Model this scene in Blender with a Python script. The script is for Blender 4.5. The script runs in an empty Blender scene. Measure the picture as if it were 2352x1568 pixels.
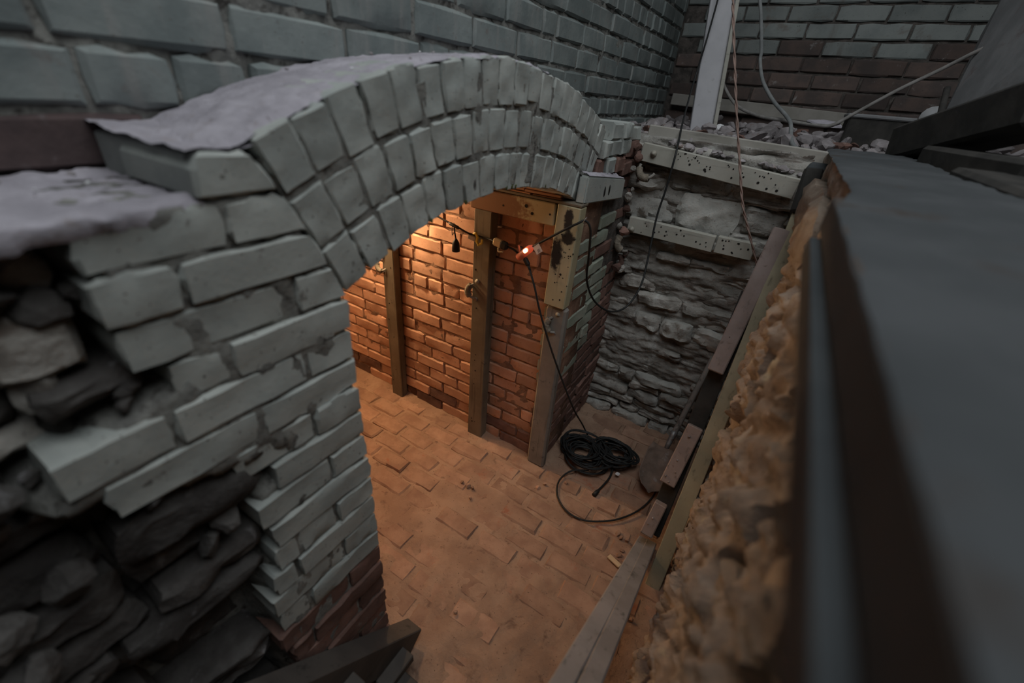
import bpy, bmesh, math, random
from mathutils import Vector, Matrix, Euler, noise

rnd = random.Random(7)
SC = bpy.context.scene
COL = SC.collection
H = 1.75                                   # eye height above the pit floor

# ------------------------------------------------------------------ camera
cam_d = bpy.data.cameras.new('camera')
cam = bpy.data.objects.new('camera', cam_d)
COL.objects.link(cam)
CAM_ROT = Euler((math.radians(59.7784), math.radians(-4.33153), math.radians(31.77966)), 'XYZ')
cam.location = (0, 0, H)
cam.rotation_euler = CAM_ROT
cam_d.sensor_width = 36.0
FPX = 981.53
cam_d.lens = FPX * 36.0 / 2352.0
cam_d.clip_start = 0.005
cam_d.dof.use_dof = True
cam_d.dof.focus_distance = 2.1
cam_d.dof.aperture_fstop = 1.5
SC.camera = cam

# ------------------------------------------------------------------ light
world = bpy.data.worlds.new('world')
SC.world = world
world.use_nodes = True
bg = world.node_tree.nodes['Background']
bg.inputs[0].default_value = (0.78, 0.90, 1.0, 1)
bg.inputs[1].default_value = 0.008

def lamp(name, kind, loc, energy, color, target=None, **kw):
    d = bpy.data.lights.new(name, kind)
    d.energy = energy
    d.color = color
    for k, v in kw.items():
        setattr(d, k, v)
    o = bpy.data.objects.new(name, d)
    COL.objects.link(o)
    o.location = loc
    if target is not None:
        o.rotation_euler = (Vector(target) - Vector(loc)).to_track_quat('-Z', 'Y').to_euler()
    return o

lamp('daylight_overhead', 'AREA', (0.25, 0.60, 3.9), 52, (0.93, 0.97, 1.0), (-0.30, 1.35, 1.0), shape='DISK', size=2.6)
BULB = (-1.71, 1.485, 1.36)
BULB_FILL = (-2.35, 1.00, 1.37)  # unseen second bulb, added to fill the post fronts and floor shadow
lamp('bulb_light', 'POINT', BULB, 112, (1.0, 0.67, 0.36), shadow_soft_size=0.032)
lamp('bulb_light', 'POINT', BULB_FILL, 62, (1.0, 0.64, 0.33), shadow_soft_size=0.032)  # added fill light, out of sight behind the arch pier

SC.view_settings.view_transform = 'Standard'
SC.view_settings.look = 'None'
SC.view_settings.exposure = 0.0
SC.view_settings.gamma = 1.0
SC.view_settings.use_curve_mapping = False

# ------------------------------------------------------------------ pixel -> point on a plane of the place
ROT = CAM_ROT.to_matrix()
EYE = Vector((0, 0, H))
def ray(u, v):
    return ROT @ Vector((u - 1176, 784 - v, -FPX))
def PX(u, v, x):
    d = ray(u, v); return EYE + d * (x / d.x)
def PY(u, v, y):
    d = ray(u, v); return EYE + d * (y / d.y)
def PZ(u, v, z):
    d = ray(u, v); return EYE + d * ((z - H) / d.z)

# ------------------------------------------------------------------ materials
def newmat(name):
    m = bpy.data.materials.new(name)
    m.use_nodes = True
    nt = m.node_tree
    b = nt.nodes['Principled BSDF']
    b.inputs['Specular IOR Level'].default_value = 0.25
    return m, nt, b

def N(nt, t, **kw):
    n = nt.nodes.new(t)
    for k, v in kw.items():
        setattr(n, k, v)
    return n

def mix(nt, fac, a, b, mode='MIX'):
    n = N(nt, 'ShaderNodeMix', data_type='RGBA', blend_type=mode)
    for sock, val in ((n.inputs[0], fac), (n.inputs[6], a), (n.inputs[7], b)):
        if isinstance(val, (int, float)):
            sock.default_value = val
        elif isinstance(val, tuple):
            sock.default_value = val if len(val) == 4 else (*val, 1)
        else:
            nt.links.new(val, sock)
    return n.outputs[2]

def ramp(nt, src, a, b):
    n = N(nt, 'ShaderNodeMapRange')
    n.interpolation_type = 'SMOOTHSTEP'
    nt.links.new(src, n.inputs[0])
    n.inputs[1].default_value = a
    n.inputs[2].default_value = b
    return n.outputs[0]

def nz(nt, pos, scale, detail=5, rough=0.6, stretch=None, dist=0.0):
    t = N(nt, 'ShaderNodeTexNoise')
    t.inputs['Scale'].default_value = scale
    t.inputs['Detail'].default_value = detail
    t.inputs['Roughness'].default_value = rough
    t.inputs['Distortion'].default_value = dist
    if stretch:
        mp = N(nt, 'ShaderNodeMapping')
        mp.inputs['Scale'].default_value = stretch
        nt.links.new(pos, mp.inputs[0])
        nt.links.new(mp.outputs[0], t.inputs['Vector'])
    else:
        nt.links.new(pos, t.inputs['Vector'])
    return t.outputs[0]

def surf(name, c1, c2, scale=9, c3=None, s3=30, t3=(0.58, 0.72), pits=None, bump=0.4, bscale=60, bdist=0.004,
         vary=0.25, rough=0.85, streak=None, stains=(), metallic=0.0):
    """two blended colours + blotches of a third, per object brightness variation, fine relief"""
    m, nt, b = newmat(name)
    geo = N(nt, 'ShaderNodeNewGeometry')
    pos = geo.outputs['Position']
    col = mix(nt, ramp(nt, nz(nt, pos, scale), 0.35, 0.65), c1, c2)
    if c3:
        col = mix(nt, ramp(nt, nz(nt, pos, s3, 6, 0.65, dist=0.4), *t3), col, c3)
    if streak:
        c, st, lo, hi = streak
        col = mix(nt, ramp(nt, nz(nt, pos, 1.0, 5, 0.6, st), lo, hi), col, c)
    if pits:
        col = mix(nt, ramp(nt, nz(nt, pos, 120, 3, 0.5), 0.66, 0.74), col, pits)
    for (p, r, c) in stains:
        sub = N(nt, 'ShaderNodeVectorMath', operation='SUBTRACT')
        nt.links.new(pos, sub.inputs[0]); sub.inputs[1].default_value = p
        dv = N(nt, 'ShaderNodeVectorMath', operation='DIVIDE')
        nt.links.new(sub.outputs[0], dv.inputs[0]); dv.inputs[1].default_value = r
        ln = N(nt, 'ShaderNodeVectorMath', operation='LENGTH')
        nt.links.new(dv.outputs[0], ln.inputs[0])
        ad = N(nt, 'ShaderNodeMath', operation='ADD')
        nt.links.new(ln.outputs['Value'], ad.inputs[0])
        k = N(nt, 'ShaderNodeMath', operation='MULTIPLY_ADD')
        nt.links.new(nz(nt, pos, 45, 4), k.inputs[0]); k.inputs[1].default_value = 1.3; k.inputs[2].default_value = -0.65
        nt.links.new(k.outputs[0], ad.inputs[1])
        mr = N(nt, 'ShaderNodeMapRange'); mr.interpolation_type = 'SMOOTHSTEP'
        nt.links.new(ad.outputs[0], mr.inputs[0])
        mr.inputs[1].default_value = 0.7; mr.inputs[2].default_value = 1.1
        mr.inputs[3].default_value = 1.0; mr.inputs[4].default_value = 0.0
        col = mix(nt, mr.outputs[0], col, c)
    if vary:
        oi = N(nt, 'ShaderNodeObjectInfo')
        mr = N(nt, 'ShaderNodeMapRange')
        nt.links.new(oi.outputs['Random'], mr.inputs[0])
        mr.inputs[3].default_value = 1 - vary
        mr.inputs[4].default_value = 1 + vary
        hsv = N(nt, 'ShaderNodeHueSaturation')
        nt.links.new(mr.outputs[0], hsv.inputs['Value'])
        nt.links.new(col, hsv.inputs['Color'])
        col = hsv.outputs[0]
    nt.links.new(col, b.inputs['Base Color'])
    b.inputs['Roughness'].default_value = rough
    b.inputs['Metallic'].default_value = metallic
    if bump:
        bp = N(nt, 'ShaderNodeBump')
        bp.inputs['Strength'].default_value = bump
        bp.inputs['Distance'].default_value = bdist
        nt.links.new(nz(nt, pos, bscale, 6, 0.65), bp.inputs['Height'])
        nt.links.new(bp.outputs[0], b.inputs['Normal'])
    return m

def wood(name, c1, c2, axis, rough=0.75, vary=0.12, dark=None, bump=0.35, stains=(), specks=None):
    st = [38, 38, 38]; st[axis] = 2.2
    m = surf(name, c1, c2, 6, dark, 22, (0.60, 0.72), None, bump, 30, 0.002, vary, rough,
             streak=((c1[0]*.55, c1[1]*.55, c1[2]*.55), tuple(st), 0.55, 0.75), stains=stains)
    return m

M = {}
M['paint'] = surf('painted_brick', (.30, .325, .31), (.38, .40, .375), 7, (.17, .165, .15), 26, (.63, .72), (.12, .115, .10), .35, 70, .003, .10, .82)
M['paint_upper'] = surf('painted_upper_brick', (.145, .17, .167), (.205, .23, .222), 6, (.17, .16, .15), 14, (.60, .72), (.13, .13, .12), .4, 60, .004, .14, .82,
                        streak=((.22, .23, .22), (18, 18, 2.0), .52, .72))
M['paint_green'] = surf('green_painted_brick', (.24, .275, .22), (.31, .335, .28), 8, (.22, .12, .085), 11, (.57, .68), (.10, .09, .08), .4, 60, .004, .14, .8)
M['joint_paint'] = surf('painted_mortar', (.15, .15, .14), (.24, .24, .22), 22, (.06, .055, .05), 30, (.52, .66), None, .8, 90, .006, 0, .9)
M['red'] = surf('bare_red_brick', (.125, .075, .062), (.18, .105, .085), 14, (.22, .185, .165), 24, (.60, .74), (.08, .05, .04), .5, 60, .004, .28, .88)
M['red_dark'] = surf('sooty_red_brick', (.065, .048, .048), (.09, .064, .062), 10, (.12, .10, .10), 16, (.6, .72), None, .5, 60, .004, .15, .9)
M['orange'] = surf('salmon_brick', (.41, .235, .155), (.49, .29, .20), 10, (.30, .165, .11), 18, (.58, .74), (.20, .11, .07), .5, 55, .004, .20, .85)
M['joint_orange'] = surf('brown_mortar', (.17, .10, .07), (.26, .16, .11), 24, (.40, .29, .20), 60, (.62, .72), None, .9, 90, .006, 0, .92)
M['joint_dark'] = surf('dark_mortar', (.06, .055, .05), (.12, .105, .095), 20, (.18, .16, .145), 35, (.6, .7), None, .9, 70, .008, 0, .95)
M['back'] = surf('upper_brick', (.165, .185, .18), (.225, .245, .235), 5, (.16, .145, .13), 6, (.55, .70), (.10, .10, .09), .4, 60, .004, .14, .85,
                 streak=((.13, .12, .11), (7, 7, 1.2), .56, .76))
M['back_red'] = surf('soot_stained_brick', (.085, .070, .065), (.125, .092, .08), 9, (.32, .31, .30), 12, (.60, .72), (.06, .05, .05), .5, 60, .004, .3, .9)
M['floor_brick'] = surf('floor_brick', (.27, .16, .11), (.36, .225, .155), 12, (.33, .14, .085), 7, (.60, .70), (.14, .09, .06), .5, 50, .004, .18, .92)
M['dirt'] = surf('floor_dirt', (.28, .175, .12), (.37, .245, .17), 6, (.17, .10, .07), 16, (.55, .72), (.11, .07, .05), .8, 45, .010, 0, .97)
M['dust'] = surf('plaster_dust', (.29, .275, .305), (.40, .38, .42), 9, (.27, .24, .24), 28, (.58, .72), (.14, .12, .12), .7, 60, .006, 0, .97)
M['rubble'] = surf('plaster_rubble', (.23, .21, .21), (.33, .305, .31), 14, (.24, .19, .175), 20, (.55, .70), None, .5, 60, .004, .28, .95)
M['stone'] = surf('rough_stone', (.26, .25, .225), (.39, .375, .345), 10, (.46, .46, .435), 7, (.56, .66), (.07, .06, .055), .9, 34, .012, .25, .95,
                  streak=((.11, .09, .075), (5, 5, 32), .52, .66))
M['stone_pale'] = surf('plastered_stone', (.34, .34, .315), (.44, .435, .405), 9, (.20, .175, .145), 11, (.55, .66), (.14, .12, .10), .7, 36, .008, .12, .95)
M['stone_shade'] = surf('shade_toned_rubble_stone', (.055, .050, .047), (.095, .09, .085), 12, (.22, .215, .22), 14, (.60, .72), (.05, .045, .04), .9, 40, .010, .3, .95)  # dirty stone, darkened further so its colour carries the lower-left shade
M['rock'] = surf('lime_rock', (.24, .195, .165), (.37, .31, .26), 13, (.44, .385, .28), 8, (.58, .70), (.16, .11, .08), .8, 55, .008, 0, .95)
M['rock_stone'] = surf('lime_rock_stone', (.27, .21, .165), (.36, .295, .235), 16, (.25, .15, .10), 9, (.55, .68), (.15, .10, .07), .8, 60, .007, .15, .95)
M['slab_dust'] = surf('dusty_cap', (.050, .055, .058), (.068, .073, .077), 5, (.05, .044, .04), 7, (.57, .72), None, .5, 60, .003, 0, .95)
M['tar'] = surf('dirty_timber', (.050, .042, .037), (.070, .059, .052), 8, None, bump=.25, bscale=40, vary=0, rough=.7)
M['tar_edge'] = surf('dusty_ledge', (.05, .056, .06), (.066, .073, .077), 8, None, bump=.2, bscale=40, vary=0, rough=.8)
M['dark_timber'] = surf('dark_timber', (.030, .029, .027), (.048, .045, .041), 12, None, bump=.4, bscale=30, vary=.2, rough=.9)
M['sheet'] = surf('grey_board', (.20, .205, .21), (.27, .275, .28), 6, (.20, .17, .17), 9, (.56, .7), None, .3, 40, .003, 0, .9)
CH = (.025, .022, .02)
M['olive'] = wood('olive_painted_wood', (.40, .365, .235), (.45, .41, .27), 2, stains=(
    ((-.665, 1.57, 1.335), (.022, .08, .055), CH), ((-.655, 1.57, 1.27), (.03, .08, .03), CH), ((-.70, 1.57, 1.195), (.03, .08, .075), CH)))
M['olive_h'] = wood('olive_painted_lintel', (.40, .35, .22), (.45, .40, .26), 0, stains=(
    ((-1.05, 1.57, 1.34), (.22, .09, .09), (.21, .115, .065)), ((-.64, 1.57, 1.33), (.03, .08, .06), CH)))
M['post'] = wood('weathered_post', (.125, .105, .078), (.17, .145, .11), 2, dark=(.09, .075, .06))
M['post_grey'] = wood('grey_post', (.20, .185, .165), (.255, .24, .215), 2, dark=(.10, .09, .08))
M['batten'] = wood('grey_batten', (.34, .335, .29), (.40, .39, .345), 0, dark=(.26, .25, .22))
M['shelf'] = wood('dusty_plank', (.26, .25, .22), (.33, .315, .285), 0)
M['white_post'] = surf('white_post', (.40, .40, .42), (.47, .47, .49), 5, (.33, .32, .32), 16, (.62, .74), None, .25, 40, .002, 0, .75)
M['brace'] = wood('olive_brace', (.27, .25, .175), (.33, .305, .215), 2)
M['brace_brown'] = wood('brown_block', (.24, .19, .17), (.31, .255, .235), 2, dark=(.17, .12, .10))
M['plank'] = wood('grey_plank', (.26, .24, .23), (.33, .305, .295), 1, dark=(.26, .235, .22))
M['stair'] = wood('stair_wood', (.06, .053, .048), (.085, .075, .066), 1)
M['lath'] = wood('broken_lath', (.40, .21, .12), (.50, .28, .17), 0, vary=.3)
M['splinter'] = wood('pale_splinter', (.50, .38, .24), (.58, .45, .30), 0)
M['hole'] = surf('nail_hole', (.012, .011, .010), (.018, .016, .015), vary=0, bump=0)
M['rubber'] = surf('black_rubber', (.016, .017, .017), (.024, .025, .025), 30, None, bump=.1, vary=0, rough=.5)
M['cable_dust'] = surf('dusty_cable', (.16, .155, .145), (.23, .22, .21), 30, None, bump=.2, vary=0, rough=.8)
M['conduit'] = surf('grey_conduit', (.17, .18, .18), (.23, .24, .24), 20, None, bump=.2, vary=0, rough=.7)
M['copper'] = surf('twisted_wire', (.22, .15, .125), (.29, .205, .175), 30, None, bump=.3, vary=0, rough=.75)
M['steel'] = surf('dull_steel', (.22, .22, .22), (.32, .32, .32), 30, (.2, .12, .08), 22, (.6, .72), None, .3, 60, .002, 0, .5, metallic=.6)
M['rust'] = surf('rusty_blade', (.16, .115, .09), (.23, .165, .13), 16, (.28, .25, .23), 14, (.58, .7), None, .4, 50, .003, 0, .65)
M['handle'] = wood('shovel_handle', (.20, .175, .155), (.27, .24, .215), 2)
M['rope'] = surf('frayed_twine', (.16, .14, .11), (.23, .20, .16), 60, None, bump=.7, bscale=150, vary=.1, rough=.95)
M['ceramic'] = surf('ceramic', (.27, .26, .22), (.34, .32, .27), 20, (.3, .27, .22), 30, (.6, .72), None, .1, vary=0, rough=.4)
M['yellow'] = surf('yellow_clip', (.62, .47, .08), (.72, .56, .12), 20, (.35, .27, .08), 30, (.58, .7), None, .2, vary=0, rough=.45)
M['beige'] = surf('beige_plastic', (.50, .42, .27), (.56, .47, .31), 20, None, bump=.1, vary=0, rough=.5)
M['tagwhite'] = surf('paper_tag', (.66, .62, .58), (.72, .68, .64), 20, None, bump=.1, vary=0, rough=.8)
M['tagred'] = surf('red_sticker', (.60, .20, .14), (.66, .24, .17), 20, None, bump=0, vary=0, rough=.6)
M['white'] = surf('white_flake', (.68, .69, .70), (.78, .79, .80), 20, None, bump=.2, vary=0, rough=.8)
M['moss'] = surf('green_moss', (.05, .06, .02), (.08, .09, .03), 30, None, bump=.6, vary=0, rough=1)

def emis(name, col, strength, base=(.8, .3, .2)):
    m, nt, b = newmat(name)
    b.inputs['Base Color'].default_value = (*base, 1)
    b.inputs['Emission Color'].default_value = (*col, 1)
    b.inputs['Emission Strength'].default_value = strength
    return m
M['bulb'] = emis('lit_bulb', (1.0, .62, .28), 40)
m, nt, b = newmat('pink_clear_plastic')
b.inputs['Base Color'].default_value = (.85, .33, .25, 1)
b.inputs['Transmission Weight'].default_value = .45
b.inputs['Roughness'].default_value = .35
M['pink'] = m
M['neon'] = emis('neon_indicator', (1.0, .50, .22), 6)

# ------------------------------------------------------------------ mesh helpers
def mesh(name, verts, faces, mat, parent=None, smooth=False, mw=None, label=None, cat=None, group=None, kind=None, sharp=0):
    me = bpy.data.meshes.new(name)
    me.from_pydata([tuple(v) for v in verts], [], faces)
    if smooth:
        me.shade_smooth()
        if sharp: me.set_sharp_from_angle(angle=math.radians(sharp))
    me.materials.append(mat)
    return link(name, me, parent, mw, label, cat, group, kind)

def link(name, me, parent=None, mw=None, label=None, cat=None, group=None, kind=None):
    o = bpy.data.objects.new(name, me)
    COL.objects.link(o)
    if mw is not None:
        o.matrix_world = mw
    if parent is not None:
        o.parent = parent
    tag(o, label, cat, group, kind)
    return o

def tag(o, label=None, cat=None, group=None, kind=None):
    if label: o['label'] = label
    if cat: o['category'] = cat
    if group: o['group'] = group
    if kind: o['kind'] = kind

def thing(name, label, cat, group=None, loc=None):
    """an Empty at the world origin of its parts (parts keep world coordinates)"""
    o = bpy.data.objects.new(name, None)
    COL.objects.link(o)
    o.empty_display_size = .05
    tag(o, label, cat, group)
    return o

def frame(origin, x, y, z):
    m = Matrix.Identity(4)
    for i, a in enumerate((x, y, z)):
        a = Vector(a)
        for r in range(3):
            m[r][i] = a[r]
    for r in range(3):
        m[r][3] = origin[r]
    return m

def nf(p, s, seed=0.0):
    return noise.noise(Vector((p[0]*s + seed*13.7, p[1]*s - seed*7.1, p[2]*s + seed*3.3)))
def fb(p, s, seed=0.0, oct=4):
    t, a = 0.0, 1.0
    for i in range(oct):
        t += a * nf(p, s, seed + i); s *= 2.05; a *= .52
    return t

def add_box(V, F, p0, p1, bev=0.0):
    """box given by two corners; small chamfer on all edges"""
    bm = bmesh.new()
    c = [(a+b)/2 for a, b in zip(p0, p1)]
    d = [abs(b-a) for a, b in zip(p0, p1)]
    bmesh.ops.create_cube(bm, size=1.0, matrix=Matrix.Translation(c) @ Matrix.Diagonal((*d, 1)))
    if bev:
        bmesh.ops.bevel(bm, geom=bm.edges[:], offset=min(bev, min(d)*.4), segments=1, affect='EDGES')
    grab(bm, V, F)

def grab(bm, V, F, mw=None):
    bm.verts.index_update()
    k = len(V)
    for v in bm.verts:
        V.append(mw @ v.co if mw is not None else v.co.copy())
    for f in bm.faces:
        F.append([v.index + k for v in f.verts])
    bm.free()

def beam(name, a, b, w, t, wdir, mat, parent=None, bev=.003, wob=0.0, **kw):
    """board from a to b; w across wdir, t across the third direction"""
    a, b = Vector(a), Vector(b)
    u = (b-a); L = u.length; u.normalize()
    wd = Vector(wdir); wd = (wd - u*wd.dot(u)).normalized()
    td = u.cross(wd)
    V, F = [], []
    add_box(V, F, (0, -w/2, -t/2), (L, w/2, t/2), bev)
    if wob:
        V2, F2 = V, F
        for v in V2:
            v.y += wob * nf((v.x, v.y, v.z), 7, 3); v.z += wob * nf((v.x, v.y, v.z), 7, 9)
    mw = frame(a, u, wd, td)
    return mesh(name, [mw @ Vector(v) for v in V], F, mat, parent, **kw)

def spline(pts, n=8):
    P = [Vector(p) for p in pts]
    P = [P[0]*2 - P[1]] + P + [P[-1]*2 - P[-2]]
    out = []
    for i in range(1, len(P)-2):
        for j in range(n):
            t = j / n
            out.append(.5*((2*P[i]) + (P[i+1]-P[i-1])*t + (2*P[i-1]-5*P[i]+4*P[i+1]-P[i+2])*t*t + (3*P[i]-P[i-1]-3*P[i+1]+P[i+2])*t**3))
    out.append(P[-2])
    return out

def tube_geo(path, r, V, F, seg=8, cap=True):
    k0 = len(V)
    n = len(path)
    up = None
    for i, p in enumerate(path):
        t = (path[min(i+1, n-1)] - path[max(i-1, 0)]).normalized()
        if up is None:
            up = Vector((0, 0, 1)) if abs(t.z) < .9 else Vector((1, 0, 0))
        s = t.cross(up).normalized(); up = s.cross(t).normalized()
        rr = r(i/(n-1)) if callable(r) else r
        for j in range(seg):
            a = 2*math.pi*j/seg
            V.append(p + (s*math.cos(a) + up*math.sin(a))*rr)
    for i in range(n-1):
        for j in range(seg):
            a, b = k0+i*seg+j, k0+i*seg+(j+1) % seg
            F.append([a, b, b+seg, a+seg])
    if cap:
        F.append([k0+j for j in range(seg)][::-1]); F.append([k0+(n-1)*seg+j for j in range(seg)])

def tube(name, pts, r, mat, parent=None, n=8, seg=8, raw=False, **kw):
    V, F = [], []
    tube_geo([Vector(p) for p in pts] if raw else spline(pts, n), r, V, F, seg)
    return mesh(name, V, F, mat, parent, smooth=True, **kw)

def lathe(name, prof, axis_o, axis_d, mat, parent=None, seg=14, **kw):
    """profile of (distance along axis, radius)"""
    d = Vector(axis_d).normalized(); o = Vector(axis_o)
    path = [o + d*p[0] for p in prof]
    s = d.orthogonal().normalized(); t = d.cross(s)
    V, F = [], []
    for p, (h, r) in zip(path, prof):
        for j in range(seg):
            a = 2*math.pi*j/seg
            V.append(p + (s*math.cos(a)+t*math.sin(a))*max(r, .0002))
    for i in range(len(prof)-1):
        for j in range(seg):
            a, b = i*seg+j, i*seg+(j+1) % seg
            F.append([a, b, b+seg, a+seg])
    F.append(list(range(seg))[::-1]); F.append([(len(prof)-1)*seg+j for j in range(seg)])
    return mesh(name, V, F, mat, parent, smooth=True, **kw)

def grid(name, fn, nu, nv, mat, parent=None, smooth=True, flip=False, **kw):
    V = [fn(i/nu, j/nv) for j in range(nv+1) for i in range(nu+1)]
    F = []
    for j in range(nv):
        for i in range(nu):
            a = j*(nu+1)+i
            q = [a, a+1, a+nu+2, a+nu+1]
            F.append(q[::-1] if flip else q)
    return mesh(name, V, F, mat, parent, smooth, **kw)

def grid_solid(name, fn, nu, nv, n_in, mat, parent=None, flip=False, **kw):
    """a relief surface closed at the back by the vector n_in"""
    V = [Vector(fn(i/nu, j/nv)) for j in range(nv+1) for i in range(nu+1)]
    F = []
    W = nu+1
    for j in range(nv):
        for i in range(nu):
            a = j*W+i
            F.append([a, a+1, a+W+1, a+W])
    rim = [i for i in range(W)] + [j*W+nu for j in range(1, nv+1)] + [nv*W+i for i in range(nu-1, -1, -1)] + [j*W for j in range(nv-1, 0, -1)]
    k = len(V)
    n_in = Vector(n_in)
    for r in rim:
        V.append(V[r] + n_in)
    m = len(rim)
    for a in range(m):
        b = (a+1) % m
        F.append([rim[a], k+a, k+b, rim[b]])
    F.append([k+a for a in range(m)][::-1])
    if flip:
        F = [f[::-1] for f in F]
    return mesh(name, V, F, mat, parent, True, **kw)

# ---- bricks: X along the course, Z up the wall, front face at y = 0, body behind it (+Y)
def brick_geo(c, depth, seed, nx=4, nz=2, edge=.005, jit=.0025, rough=.0015, tl=.003):
    """c = 4 corners (x,z) bl, br, tr, tl"""
    def P(s, t):
        a = [c[0][k]*(1-s)+c[1][k]*s for k in (0, 1)]
        b = [c[3][k]*(1-s)+c[2][k]*s for k in (0, 1)]
        return [a[k]*(1-t)+b[k]*t for k in (0, 1)]
    w = max(1e-6, abs(c[1][0]-c[0][0])); h = max(1e-6, abs(c[3][1]-c[0][1]) if abs(c[3][1]-c[0][1]) > 1e-4 else math.dist(c[3], c[0]))
    w = math.dist(c[0], c[1]); h = math.dist(c[0], c[3])
    es, et = min(.3, edge/max(w, .01)), min(.3, edge/max(h, .01))
    V, F = [], []
    tilt = [(nf((seed, k, .5), 1.7, 5))*tl for k in range(3)]
    for j in range(nz+1):
        for i in range(nx+1):
            s = es + (1-2*es)*i/nx; t = et + (1-2*et)*j/nz
            x, z = P(s, t)
            y = tilt[0] + tilt[1]*(s-.5)*2 + tilt[2]*(t-.5)*2 + rough*nf((x, z, seed), 25, 1)*2
            V.append((x, y, z))
    W = nx+1
    for j in range(nz):
        for i in range(nx):
            a = j*W+i
            F.append([a, a+1, a+W+1, a+W])
    rim = [(i, 0) for i in range(W)] + [(nx, j) for j in range(1, nz+1)] + [(i, nz) for i in range(nx-1, -1, -1)] + [(0, j) for j in range(nz-1, 0, -1)]
    m = len(rim)
    ri = [j*W+i for i, j in rim]
    k1 = len(V)
    for (i, j) in rim:
        s, t = i/nx, j/nz
        x, z = P(s, t)
        corner = (i in (0, nx)) and (j in (0, nz))
        q = jit*2*nf((x*3, z*3, seed), 18, 2)
        q2 = jit*2*nf((x*3, z*3, seed), 18, 7)
        x += q + (-.003 if corner and i == nx else .003 if corner else 0)
        z += q2 + (-.003 if corner and j == nz else .003 if corner else 0)
        V.append((x, edge*.9, z))
    k2 = len(V)
    for a in range(m):
        x, y, z = V[k1+a]
        V.append((x, depth, z))
    for a in range(m):
        b = (a+1) % m
        F.append([ri[a], k1+a, k1+b, ri[b]])
        F.append([k1+a, k2+a, k2+b, k1+b])
    F.append([k2+a for a in range(m)][::-1])
    return V, F

POOL = {}
def pool_brick(L, h, mat, depth=.05, **kw):
    key = (round(L, 2), round(h, 3), mat.name, round(depth, 3), rnd.randrange(7))
    if key not in POOL:
        V, F = brick_geo([(-L/2, -h/2), (L/2, -h/2), (L/2, h/2), (-L/2, h/2)], depth, rnd.random()*90, **kw)
        me = bpy.data.meshes.new('brick')
        me.from_pydata(V, [], F); me.shade_smooth(); me.set_sharp_from_angle(angle=math.radians(24)); me.materials.append(mat)
        POOL[key] = me
    return POOL[key]

def place_brick(parent, O, u, n, w, a, b, z0, z1, mat, proud=0.0, depth=.05, rot=0.0, name='brick', **kw):
    """brick filling course interval a..b, z0..z1 on wall frame (O, u along, w up, n outward)"""
    me = pool_brick(b-a, z1-z0, mat, depth, **kw)
    o = Vector(O) + Vector(u)*((a+b)/2) + Vector(w)*((z0+z1)/2) + Vector(n)*proud
    mw = frame(o, u, -Vector(n), w)
    if rot:
        mw = mw @ Matrix.Rotation(rot, 4, 'Y')
    if rnd.random() < .5:
        mw = mw @ Matrix.Rotation(math.pi, 4, 'Y')
    return link(name, me, parent, mw)

def uniq_brick(parent, O, u, n, w, corners, mat, proud=0.0, depth=.06, name='brick', **kw):
    V, F = brick_geo(corners, depth, rnd.random()*90, **kw)
    mw = frame(Vector(O) + Vector(n)*proud, u, -Vector(n), w)
    return mesh(name, V, F, mat, parent, True, mw, sharp=24)

def rough_stone(parent, O, u, n, w, a, b, z0, z1, mat, proud=0.0, depth=.10, amp=.012, name='stone', seed=None, nx=7, nz=4, r=.35):
    """irregular stone: domed rough front, ragged outline"""
    seed = rnd.random()*90 if seed is None else seed
    L, h = b-a, z1-z0
    V, F = [], []
    W = nx+1
    for j in range(nz+1):
        for i in range(W):
            s, t = i/nx, j/nz
            x = (s-.5)*L; z = (t-.5)*h
            ex, ez = abs(2*s-1), abs(2*t-1)
            dome = (1-ex**8)*(1-ez**6)
            x *= 1 - .10*ez**3*r*2; z *= 1 - .16*ex**3*r*2
            p = (x+seed, z, seed*.3)
            x += amp*.9*nf(p, 14, 1); z += amp*.8*nf(p, 14, 2)
            y = (1-dome)*.5*min(.04, h*.5) - amp*1.0*fb(p, 9, 3, 5) - amp*.9*(.5-abs(nf((p[0]*.5, p[1]*2.2, p[2]), 16, 11))) - amp*.45*fb(p, 34, 15, 3)
            V.append(Vector((x, y, z)))
    for j in range(nz):
        for i in range(nx):
            k = j*W+i
            F.append([k, k+1, k+W+1, k+W])
    rim = [i for i in range(W)] + [j*W+nx for j in range(1, nz+1)] + [nz*W+i for i in range(nx-1, -1, -1)] + [j*W for j in range(nz-1, 0, -1)]
    k = len(V); m = len(rim)
    for q in rim:
        v = V[q]; V.append(Vector((v.x*.95, depth, v.z*.95)))
    for q in range(m):
        q2 = (q+1) % m
        F.append([rim[q], k+q, k+q2, rim[q2]])
    F.append([k+q for q in range(m)][::-1])
    o = Vector(O) + Vector(u)*((a+b)/2) + Vector(w)*((z0+z1)/2) + Vector(n)*proud
    return mesh(name, V, F, mat, parent, True, frame(o, u, -Vector(n), w), sharp=38)

def chunk_mesh(name, seed, mat, flat=.6, sub=2):
    bm = bmesh.new()
    bmesh.ops.create_icosphere(bm, subdivisions=sub, radius=.5)
    r = random.Random(seed)
    planes = [(Vector((r.uniform(-1, 1), r.uniform(-1, 1), r.uniform(-1, 1))).normalized(), r.uniform(.22, .42)) for _ in range(9)]
    for v in bm.verts:
        for nrm, d in planes:
            e = v.co.dot(nrm) - d
            if e > 0:
                v.co -= nrm*e
        v.co += v.co.normalized()*.05*nf(v.co, 4, seed)
        v.co.z *= flat
    me = bpy.data.meshes.new(name)
    bm.to_mesh(me); bm.free()
    me.materials.append(mat)
    return me

UX, UY, UZ = Vector((1, 0, 0)), Vector((0, 1, 0)), Vector((0, 0, 1))

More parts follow.
